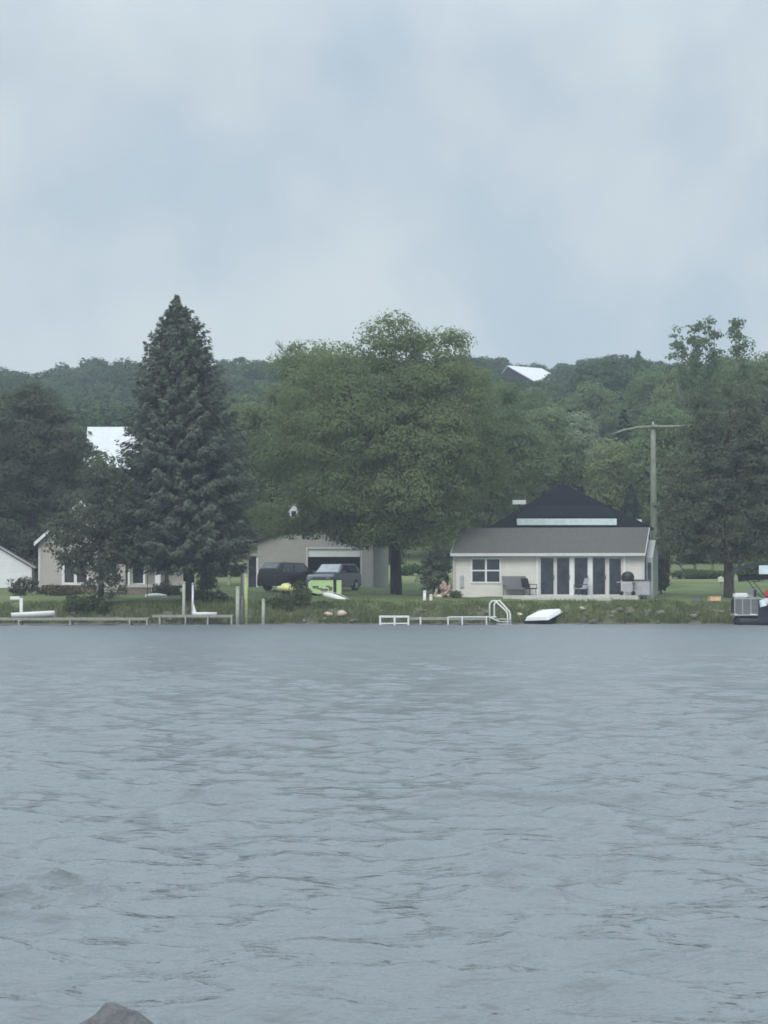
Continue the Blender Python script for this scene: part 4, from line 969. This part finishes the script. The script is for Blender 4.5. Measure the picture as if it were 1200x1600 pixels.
# ------------------------------------------------------------------ shrubs, hedges
def bush(name,label,px,py0,py1,w,Y,m,lf=.16,group=None,n=4,seed=1,grow=True,bark='bark'):
    rr=random.Random(seed); h=(py1-py0)/2; sp=[(px+rr.uniform(-.55,.55)*w, py0+h*rr.uniform(.9,1.3), w*rr.uniform(.5,.7), h*rr.uniform(.75,.95)) for _ in range(n)]
    sp.append((px,py0+h,w*.75,h))
    return make_tree(name,label,'shrub',X(px,Y),Y,pxlobes(sp,Y),m,P(px,py0+h,Y),.05,bark=bark,dens=2.4,cr=.32,nl=26,leaf=lf,fill=.3,seed=seed,nb=4,group=group)
bush('round_bush','round brown green bush in front of the white shed',38,903,932,22,160,'f_hedge',seed=1)
bush('hedge','low dark brown hedge along the foot of the tan house',95,917,930,42,161,'f_hedge',seed=2,n=7)
bush('hedge','brown twiggy hedge right of the brick planter',262,911,930,25,160,'f_hedge',seed=3,n=5)
bush('shore_bush','dark green bush on the bank below the scraggly tree',140,928,966,40,150.6,'f_bush',seed=4,n=6)
bush('shore_bush','broad green bush on the bank below the black vehicle, left half',437,931,968,34,151,'f_bush',seed=5,n=7)
bush('shore_bush','taller green bush on the bank between the black and charcoal vehicles',470,906,968,13,151.5,'f_bush',seed=6,n=7)
bush('shore_bush','low green bush on the bank below the lime green trailer box',505,940,966,26,151,'f_bush',seed=7,n=5)
bush('shore_bush','dark bush in the shade at the foot of the tall spruce',330,922,955,35,152.5,'f_bush',seed=8,n=6)
bush('weeping_shrub','silvery grey green weeping shrub left of the cream cottage',682,866,930,22,160,'f_grey',seed=9,n=8,lf=.18,bark='barkgrey')
bush('small_plant','tiny shrub at the left corner of the cottage',712,926,934,4,157.2,'f_bush',seed=10,n=2)
bush('hedge','low dark hedge across the back lawn between the spruce and the garage',352,884,900,40,198,'f_hill',seed=11,n=6,lf=.25)
bush('yard_bush','dark grey green bush right of the spruce trunk',325,885,925,14,156,'f_spruce',seed=12,n=5)
bush('field_hedge','dark hedge row at the far side of the meadow under the maple',645,885,898,22,200,'f_hill',seed=13,n=5,lf=.25)
bush('field_bush','dark upright bush against the right gable wall of the cottage',1033,835,925,11,163,'f_cedar',seed=14,n=6,lf=.2)

bush('field_hedge','dark hedge row on the back lawn between the cottage and the twin topped evergreen',1085,893,904,42,192,'f_hill',seed=15,n=7,lf=.25)
bush('field_hedge','dark hedge at the far right edge behind the pontoon boat',1185,868,905,30,186,'f_hill',seed=16,n=6,lf=.25)
# flower basket on a hook
Y_=157.5; x_=X(234,Y_); z_=g(x_,Y_); top=Z(884,Y_)-z_
t=thing('flower_basket','peach flowers in a hanging basket on a hook in front of the tan house porch','flower basket',(x_,Y_,z_))
MB().tube([(-.12,0,-.1),(-.12,0,top+.25),(-.05,0,top+.33),(.03,0,top+.25)],.02,6).build('hook','black',t)
MB().lathe([(.05,top-.42),(.16,top-.34),(.18,top-.2)],12,(.03,0,0)).build('basket','brown',t)
V,T=crown([(.03,0,top-.06,.2,.2,.16)],30,.08,20,.09,.3); leafmesh('flowers',V,T,'peach',t)

# thin trees and posts
Y_=178; x_=X(358,Y_); t=make_tree('thin_tree','thin pale trunked young tree on the lawn between the spruce and the garage','tree',x_,Y_,pxlobes([(358,850,14,14),(350,838,14,12),(366,835,14,12)],Y_),'f_light',P(358,840,Y_),.10,bark='barkpale',dens=1.6,cr=.5,nl=30,leaf=.2)
# grey second trunk by spruce
def post(label,px,py0,py1,Y,wpx,m,group=None,name='mooring_post',cap=True):
    x_=X(px,Y); z0=min(-.6, Z(py1,Y)) if Y<149.3 else Z(py1,Y)-.3; z1=Z(py0,Y); r=wpx*Y/FPX/2
    t=thing(name,label,'post',(x_,Y,0),random.uniform(0,1),group)
    MB().tube([(0,0,z0),(.01,0,(z0+z1)/2),(0.02,0,z1)],[r*1.05,r,r*.95],10).build('shaft',m,t,smooth=True)
    if cap: MB().lathe([(r*1.15,z1+.003),(r*1.15,z1+.05),(r*.4,z1+.09)],10,(.02,0,0)).build('cap',m,t)
grp='posts standing by the left docks'
post('pale greenish post left of the spruce trunk',287,911,965,147.6,5,'post',grp)
post('bluish grey post just right of the spruce trunk',301,913,958,147.6,4,'alu',grp)
post('pale blue grey post, left one of the pair right of the spruce',371,919,975,147.2,6,'post',grp)
post('mossy yellow green post, right one of the pair right of the spruce',384,900,968,148.2,6,'postgreen',grp)
post('thick white topped post behind the mossy yellow post',380,890,925,155,8,'white',grp)
post('short pale post in front of the shore bushes, rightmost at the left docks',411,938,973,147.8,5,'post',grp)
post('short white marker post on the lawn left of the cottage, taller of two',663,925,941,154,5,'white','marker posts on the lawn')
post('short cream marker post on the lawn left of the cottage, shorter of two',673,931,941,154,5,'palestone','marker posts on the lawn')
post('leaning grey stub beside the pair of posts',378,935,972,148,5,'barkgrey',grp)
post('pale bracket post on the lawn right of the spruce',341,918,938,153.5,7,'palestone')

# ------------------------------------------------------------------ docks
def dock(label,px0,px1,py,Y,dep,m,legs,legm='post',th=.10,extra=None):
    z=Z(py,Y); x0,x1=X(px0,Y),X(px1,Y)
    t=thing('dock',label,'dock',((x0+x1)/2,Y,0)); c=(x0+x1)/2
    mb=MB(); n=max(6,int((x1-x0)/.16)); step=(x1-x0)/n
    for i in range(n): a=x0-c+i*step; mb.box(a,a+step-.012,0,dep,z-.04,z+random.uniform(-.004,.004))
    mb.build('deck',m,t)
    mb=MB(); mb.box(x0-c,x1-c,-.04,-.003,z-th-.03,z-.005); mb.box(x0-c,x1-c,dep+.003,dep+.04,z-th-.03,z-.005); mb.build('side_beam',m,t)
    for p in legs:
        lx_=X(p,Y)-c; MB().tube([(lx_,-.06,-1.2),(lx_,-.06,z+.02)],.045,8).build('leg',legm,t); MB().tube([(lx_,dep+.07,-1.0),(lx_,dep+.07,z+.02)],.045,8).build('leg',legm,t)
    return t,c,z
dock('long low pale dock parallel to the bank at the left edge',-70,232,965.5,144.6,1.3,'deckwood',[-40,30,110,203,230])
dock('short grey dock with a white boat beside the pale green post',238,364,961,147,1.2,'deckwood',[250,290,325,362])
t,c,z=dock('grey plank dock with a white framed end and ladder in front of the cottage lawn',640,772,965,146.4,1.4,'deckwood',[657,700,722,760],'white')
# white section of the deck and white framed end
x0,x1=X(701,146.4)-c,X(776,146.4)-c
MB().box(x0,x1,-.05,1.35,z+.008,z+.05).build('white_deck','white',t,bevel=.01)
ff=MB(); xa,xb,xc_=X(594,145.6)-c,X(616.5,145.6)-c,X(638,145.6)-c; yy=-.8; zt_=Z(962,145.6)
for a in (xa,xb,xc_): ff.box(a-.05,a+.05,yy-.05,yy+.05,-.8,zt_-.102)
ff.box(xa-.06,xc_+.06,yy-.06,yy+.06,zt_-.10,zt_); ff.box(xa+.052,xb-.052,yy-.03,yy+.03,.05,.12); ff.box(xb+.052,xc_-.052,yy-.03,yy+.03,.05,.12)
ff.build('end_frame','white',t)
MB().box(xa,xc_,yy+.07,1.3,zt_-.07,zt_-.01).build('end_deck','deckwood',t)
lad=thing('dock_ladder','white tubular handrail ladder stepping down from the right end of the middle dock','ladder',(X(780,146.2),146.2,0))
lx=lambda p:(p-780)*146.2/FPX
for dy_,ox in ((0,0),(.55,8)):
    MB().tube([(lx(765+ox),dy_,Z(970,146.2)),(lx(765+ox),dy_,Z(944,146.2)),(lx(768+ox),dy_,Z(939.5,146.2)),(lx(773+ox),dy_,Z(938.5,146.2)),(lx(791+ox*.6),dy_,Z(955,146.2)),(lx(793+ox*.6),dy_,Z(960,146.2)),(lx(793+ox*.6),dy_,-.3)],.042,8).build('handrail','white',lad,smooth=True)
for i in range(3): MB().box(lx(776),lx(799),.0,.5,.02+.14*i,.05+.14*i).build('rung','white',lad)
c_=MB(); c_.slab([(lx(762),-.1,Z(964,146.2)),(lx(781),-.1,Z(972,146.2)),(lx(781),.6,Z(972,146.2)),(lx(762),.6,Z(964,146.2))],-.05); c_.build('ramp','white',lad)

# boats at the left docks
Y_=146.0; o=hull(2.35,.9,.34,up=True,sq=.25).build('white_dinghy','white',smooth=True); o.location=(X(53,Y_),Y_-.2,.38); o.rotation_euler=(0,R(-3),0); tag(o,'long flat white dinghy lying on the left dock beside the white lift arm','dinghy')
Y_=146.6; t=thing('lift_arm','white upright post with a short arm pointing left over the left dock','boat lift',(X(34,Y_),Y_,0))
MB().box(-.10,.07,-.08,.08,.2,Z(934,Y_)).build('post','white',t,bevel=.01); MB().box(-.62,-.103,-.09,.09,Z(937,Y_),Z(932,Y_)).build('arm','white',t,bevel=.02)
Y_=147.4; t=thing('white_boat','small white boat with raised bow lying on the short dock right of the spruce trunk','boat',(X(320,Y_),Y_,Z(964,Y_)))
hull(1.35,.7,.26,up=True).build('hull','white',t,smooth=True); MB().prism([(-.68,.2),(-.45,.2),(-.60,.75)],'y',-.05,.05).build('bow_fin','white',t); MB().box(-.1,.1,-.3,.3,.22,.27).build('bench','trim',t)
# overturned flat boat on the bank right of the ladder
Y_=149.4; t=thing('overturned_boat','white flat bottomed boat turned over on the bank right of the dock ladder','boat',(X(850,Y_),Y_,.42)); t.rotation_euler=(R(13),R(-2),R(-30))
c_=MB(); n_=9; vs=[];
outl=[(-.70,-1.0),(.68,-1.02),(.74,-.9),(.74,.85),(.66,.98),(-.66,.98),(-.74,.85),(-.74,-.9)]
k=len(outl); c_.add([(x*1.02,y,.0) for x,y in outl]+[(x*.86,y*.93,.2) for x,y in outl],[tuple(range(k))[::-1],tuple(range(k,2*k))]+[(i,(i+1)%k,(i+1)%k+k,i+k) for i in range(k)])
c_.build('hull','white',t,bevel=.02)
c_=MB(); c_.add([(x*1.06,y*1.03,-.05) for x,y in outl]+[(x*1.06,y*1.03,-.003) for x,y in outl],[tuple(range(k))[::-1],tuple(range(k,2*k))]+[(i,(i+1)%k,(i+1)%k+k,i+k) for i in range(k)])
c_.build('gunwale','black',t)


# pontoon boat at right edge
Y_=145.2; k=Y_/FPX; x0=X(1147,Y_); t=thing('pontoon_boat','grey fenced pontoon boat with white cushion moored at the right edge','boat',(x0,Y_,0))
m_=lambda p:(p-1147)*k
for yy in (.3,1.9): 
    MB().tube([(m_(1152),yy,.20),(m_(1156),yy,.20),(m_(1163),yy,.20),(5.4,yy,.20),(6.0,yy,.32)],[.10,.27,.29,.29,.04],12).build('pontoon','navy',t,smooth=True)
MB().box(0.05,5.6,0,2.3,.50,.58).build('deck','alu',t)
MB().box(m_(1150),m_(1182),-.03,-.003,.50,.57).build('deck_edge','alu',t)
c_=MB(); zt_=Z(934,Y_)
c_.box(.02,m_(1184),.02,.06,.62,zt_-.08); c_.build('fence_panel','greycloth',t)
MB().box(m_(1184)+.003,5.5,-.02,.06,.10,zt_-.08).build('fence_panel','navy',t)
c_=MB(); 
c_.box(.0,5.5,.0,.08,zt_-.077,zt_-.02)
for a in (0.03,.45,.9,1.3): c_.box(a-.025,a+.025,.0,.015,.585,zt_-.08)
c_.build('rail','alu',t)
MB().box(-.14,0.0,.05,.4,.65,zt_-.05).build('ladder_box','black',t,bevel=.03)
MB().box(0.0,m_(1169),.0,.75,zt_-.015,zt_+.26).build('rear_cushion','white',t,bevel=.06)
MB().box(m_(1169)+.01,m_(1188),.1,.75,zt_-.015,zt_+.04).build('bench_cushion','greyvinyl',t,bevel=.02)
se=MB(); se.box(m_(1172),m_(1186),1.0,1.5,zt_-.4,zt_+.2); se.box(m_(1174),m_(1190),1.45,1.6,zt_+.2,zt_+.48); se.build('captain_seat','greyvinyl',t,bevel=.05)
MB().box(m_(1181),m_(1185),.8,.9,zt_-.3,zt_+.42).build('console_post','black',t)
for p_,q_ in ((1147,1152),(1170,1182)): MB().box(m_(p_),m_(q_),-.10,-.03,.52,.60).build('fender','white',t,bevel=.02)
MB().tube([(m_(1190),-.1,zt_-.1),(m_(1193),-.1,zt_-.45)],[.16,.22],10).build('bumper_roll','tealwhite',t)
# raised dark canopy on bows
cz=lambda p,y: Z(y,Y_)
prof=[(1147,901),(1149,895),(1154,890),(1165,886.5),(1178,883),(1190,880.5),(1215,879),(1250,882),(1268,888)]
c_=MB(); n_=len(prof); vs=[]; 
for yy in (.1,.75,1.45,2.15):
    lift=.10 if .5<yy<2 else 0
    for (p,y) in prof: vs.append((m_(p),yy,cz(p,y)+lift))
k0=len(vs); vs2=[(a,b,c-.05) for a,b,c in vs]; fs=[]
for r_i in range(3):
    for q_i in range(n_-1):
        a=r_i*n_+q_i; fs.append((a,a+1,a+n_+1,a+n_)); fs.append((a+k0,a+n_+k0,a+n_+1+k0,a+1+k0))
for q_i in range(n_-1):
    fs.append((q_i,q_i+k0,q_i+1+k0,q_i+1)); b_=3*n_+q_i; fs.append((b_,b_+1,b_+1+k0,b_+k0))
for r_i in range(3):
    a=r_i*n_; fs.append((a,a+n_,a+n_+k0,a+k0)); a=r_i*n_+n_-1; fs.append((a,a+k0,a+n_+k0,a+n_))
c_.add(vs+vs2,fs); can=c_.build('canopy','suvgreen',t,smooth=False)
MB().box(m_(1186),m_(1206),.02,.09,cz(0,897),cz(0,883.5)).build('canopy_patch','tealwhite',t)
for yy in (.1,2.15):
    for (pa,ya,pb,yb_) in [(1147,901,1150,934),(1165,888,1198,934),(1250,883,1205,934)]:
        MB().tube([(m_(pa),yy,cz(0,ya)),(m_((pa+pb)/2)-.08,yy,(cz(0,ya)+cz(0,yb_))/2),(m_(pb),yy,cz(0,yb_))],.022,6).build('canopy_bow','black',t)
c_=MB(); c_.tube([(m_(1158),1.2,cz(0,904)),(m_(1172),1.2,cz(0,902)),(m_(1200),1.2,cz(0,901)),(m_(1240),1.2,cz(0,902))],.17,8); c_.build('rolled_cover','navy',t,smooth=True)
# red and white life jacket on the rail
lj=thing('life_jacket','red and white life jacket hung over the rail of the pontoon boat','life jacket',(X(1199,Y_),Y_-.12,zt_))
c_=MB(); c_.box(-.18,.18,-.12,.0,-.02,.42); c_.build('red_panel','red',lj,bevel=.05); c_=MB(); c_.box(-.24,.20,-.15,.0,-.34,-.023); c_.build('white_panel','white',lj,bevel=.05)
MB().box(-.20,.20,-.165,-.152,.05,.09).build('strap','black',lj)

# boxes on the lawn right
def crate(label,px,py0,py1,Y,w,m):
    x_=X(px,Y); t=thing('crate',label,'crate',(x_,Y,g(x_,Y)),R(random.uniform(-15,15)))
    h=max(.2,(py1-py0)*Y/FPX); ww=w*Y/FPX/2
    c=MB(); c.box(-ww,ww,-.25,-.22,0,h); c.box(-ww,ww,.22,.25,0,h); c.box(-ww,-ww+.03,-.217,.217,0,h); c.box(ww-.03,ww,-.217,.217,0,h); c.box(-ww+.031,ww-.031,-.217,.217,.01,.04); c.build('sides',m,t)
    MB().box(-ww-.02,ww+.02,-.27,.27,h+.003,h+.03).build('lid',m,t)
crate('orange board covered crate on the lawn left of the pontoon boat',1116,932,938,153.6,17,'orange')
crate('dark low crate on the lawn left of the orange one',1089,933,939,153.8,12,'greycloth')
Y_=175; x_=X(1126,Y_); t=thing('box_on_post','small tan box on a stub post beside the trunk of the twin topped evergreen','box',(x_,Y_,g(x_,Y_)))
MB().box(-.05,.05,-.05,.05,-.1,.35).build('post','deckwood',t); MB().prism([(-.18,.353),(.18,.353),(.18,.6),(0,.72),(-.18,.6)],'y',-.2,.2).build('housing','palestone',t)

# ------------------------------------------------------------------ rocks
def rock_mesh(name, rx, ry, rz, m, seed, sub=3, rough=.22):
    rr=np.random.default_rng(seed); bm=bmesh.new(); bmesh.ops.create_icosphere(bm, subdivisions=sub, radius=1)
    D=[rr.normal(size=3) for _ in range(9)]; D=[d/np.linalg.norm(d) for d in D]; off=[rr.uniform(.55,.9) for _ in D]
    for v in bm.verts:
        p=np.array(v.co)
        for d,o_ in zip(D,off):
            s_=p@d
            if s_>o_: p=p-d*(s_-o_)*.85
        p=p*(1+rough*.25*math.sin(p[0]*5+seed)*math.sin(p[1]*4+1)*math.sin(p[2]*6))
        v.co=Vector((p[0]*rx,p[1]*ry,p[2]*rz))
    me=bpy.data.meshes.new(name); bm.to_mesh(me); bm.free(); me.materials.append(M[m])
    me.polygons.foreach_set('use_smooth',[True]*len(me.polygons))
    return me
def rock(name,label,me,loc,rz=0,sc=(1,1,1),group=None):
    o=link(bpy.data.objects.new(name,me)); o.location=loc; o.rotation_euler=(0,0,rz); o.scale=sc
    return tag(o,label,'rock',group)
# foreground rock: rises to a blunt peak left of centre
def fore_rock():
    rr=np.random.default_rng(3); bm=bmesh.new(); bmesh.ops.create_grid(bm,x_segments=60,y_segments=60,size=1)
    for v in bm.verts:
        x,y=v.co.x,v.co.y
        r=math.sqrt((x*1.0)**2+(y)**2)
        h=1-abs(x+.12)*(.95 if x<-.12 else .80) - .45*abs(y-.05)**1.4
        h=min(h,1.0-.25*(x+.12)**2) + .05*math.sin(x*7+y*3)+.03*math.sin(y*13-x*5)+.015*math.sin(x*31)*math.sin(y*27)
        v.co=Vector((x*.52,y*.5,(h-1)*.42+.02*math.sin(9*x*y)))
    me=bpy.data.meshes.new('foreground_rock'); bm.to_mesh(me)
    bm.free(); me.materials.append(M['wetrock']); me.polygons.foreach_set('use_smooth',[True]*len(me.polygons))
    return me
zt=Z(1566,12.6); o=link(bpy.data.objects.new('foreground_rock',fore_rock())); o.location=(X(190,12.6),12.6,zt); tag(o,'wet grey pointed rock breaking the water at the bottom left','rock')
sd_=o.modifiers.new('thickness','SOLIDIFY'); sd_.thickness=.3; sd_.offset=-1

ms=[rock_mesh('bank_stone',.28,.24,.18,'stone',s,2) for s in range(4)]; mp_=[rock_mesh('pink_stone',.30,.22,.2,'pinkstone',s+9,2) for s in range(3)]
rr=random.Random(8)
for i in range(48):
    px=rr.choice([rr.uniform(880,1140),rr.uniform(780,1140),rr.uniform(640,900),rr.uniform(420,640),rr.uniform(90,300)]); Y_=149.1+rr.uniform(-.1,1.2); x_=X(px,Y_)
    s_=rr.uniform(.35,1.25)
    rock('bank_stone','dull grey brown stone half sunk in the grassy bank at the waterline',rr.choice(ms),(x_,Y_+float(shore(x_)),g(x_,Y_+float(shore(x_)))+.02),rr.uniform(0,6),(s_,s_,s_*rr.uniform(.7,1.2)),'stones along the bank')
for (px,py,s_,lab) in [(513,960,.9,'pinkish stone at the waterline below the lime green box, left one of two'),(534,959,1.05,'pinkish stone at the waterline below the lime green box, right one of two'),(507,967,.6,'small flat pinkish stone at the very water edge, leftmost of the pink ones'),
                   (812,961,.8,'single pale pink stone between the ladder and the overturned boat'),(909,951,.7,'pale stone on the bank right of the overturned boat, upper one'),(903,966,.7,'pale pink stone near the water right of the overturned boat, lower left'),(952,965,.85,'upright pale stone in the bank below the right end of the patio')]:
    Y_=149.1+ (975-py)*.045; x_=X(px,Y_); rock('pink_stone',lab,rr.choice(mp_),(x_,Y_-.15,Z(py,Y_)),rr.uniform(0,6),(s_,s_,s_))
# pink stone heap beside the cottage
Y_=158.6; c0=P(696,917,Y_); base=g(c0.x,Y_)
t=thing('stone_heap','heap of pink and tan fieldstones against the left wall of the cottage','stone heap',(X(694,Y_),Y_,base))
for i in range(60):
    a=rr.uniform(0,6.28); r=rr.random(); z=.85*(1-r**3)*rr.uniform(.1,1)
    o=link(bpy.data.objects.new('fieldstone',rr.choice(mp_))); o.parent=t; o.location=(r*.62*math.cos(a),r*.4*math.sin(a),z); o.rotation_euler=(rr.uniform(0,3),rr.uniform(0,3),rr.uniform(0,3)); s_=rr.uniform(.45,.75); o.scale=(s_,s_*.8,s_*.9)
    o['label']=rr.choice(['pink fieldstone of the heap','tan fieldstone of the heap'])
me=rock_mesh('cream_stone',.22,.2,.16,'palestone',31,2); rock('cream_stone','cream coloured rounded stone on the grass in front of the stone heap',me,(X(685,156),156,g(X(685,156),156)+.08))

# ------------------------------------------------------------------ bank grass (nobody could count it)
def grass():
    n=34000; x=RNG.uniform(-27,27,n); y=149.1+RNG.random(n)**1.5*3.4+shore(x)*.9
    # keep tufts together
    d=np.sin(x*1.9)*np.sin(y*2.3+x*.4)+np.sin(x*5.3+1)*.6+RNG.normal(0,.5,n); s=d>-.5; x,y=x[s],y[s]; n=len(x)
    z=G(x,y); h=RNG.uniform(.08,.26,n)*(1.25-.5*np.clip((y-149.5)/3,0,1)); h*= np.where(y>152,.5,1)
    a=RNG.uniform(0,6.28,n); w=.035; dx,dy=np.cos(a)*w,np.sin(a)*w; lx=RNG.normal(0,.07,n); ly=RNG.normal(0,.07,n)
    v=np.stack([np.stack([x-dx,y-dy,z-.02],1),np.stack([x+dx,y+dy,z-.02],1),np.stack([x+dx*.3+lx,y+dy*.3+ly,z+h],1),np.stack([x-dx*.3+lx,y-dy*.3+ly,z+h],1)],1).reshape(-1,3)
    o=leafmesh('bank_grass',v,np.clip(.5+.3*np.sin(x*.7)+RNG.normal(0,.2,n),0,1),'f_grass'); tag(o,'long rough grass growing along the bank above the waterline','grass',kind='stuff')
grass()

# ------------------------------------------------------------------ haze
hm=bpy.data.materials.new('thin_haze'); hm.use_nodes=True; n=hm.node_tree.nodes; l=hm.node_tree.links; n.clear()
oo=n.new('ShaderNodeOutputMaterial'); pv=n.new('ShaderNodeVolumePrincipled'); pv.inputs['Color'].default_value=(.78,.88,1.0,1); pv.inputs['Density'].default_value=.00050; pv.inputs['Anisotropy'].default_value=.0
l.new(pv.outputs[0],oo.inputs['Volume'])
hz_=MB().box(-2600,2600,-70,3100,-4.5,75).build('haze',hm); tag(hz_,'thin bluish haze lying over the lake and the far shore','haze',kind='stuff')
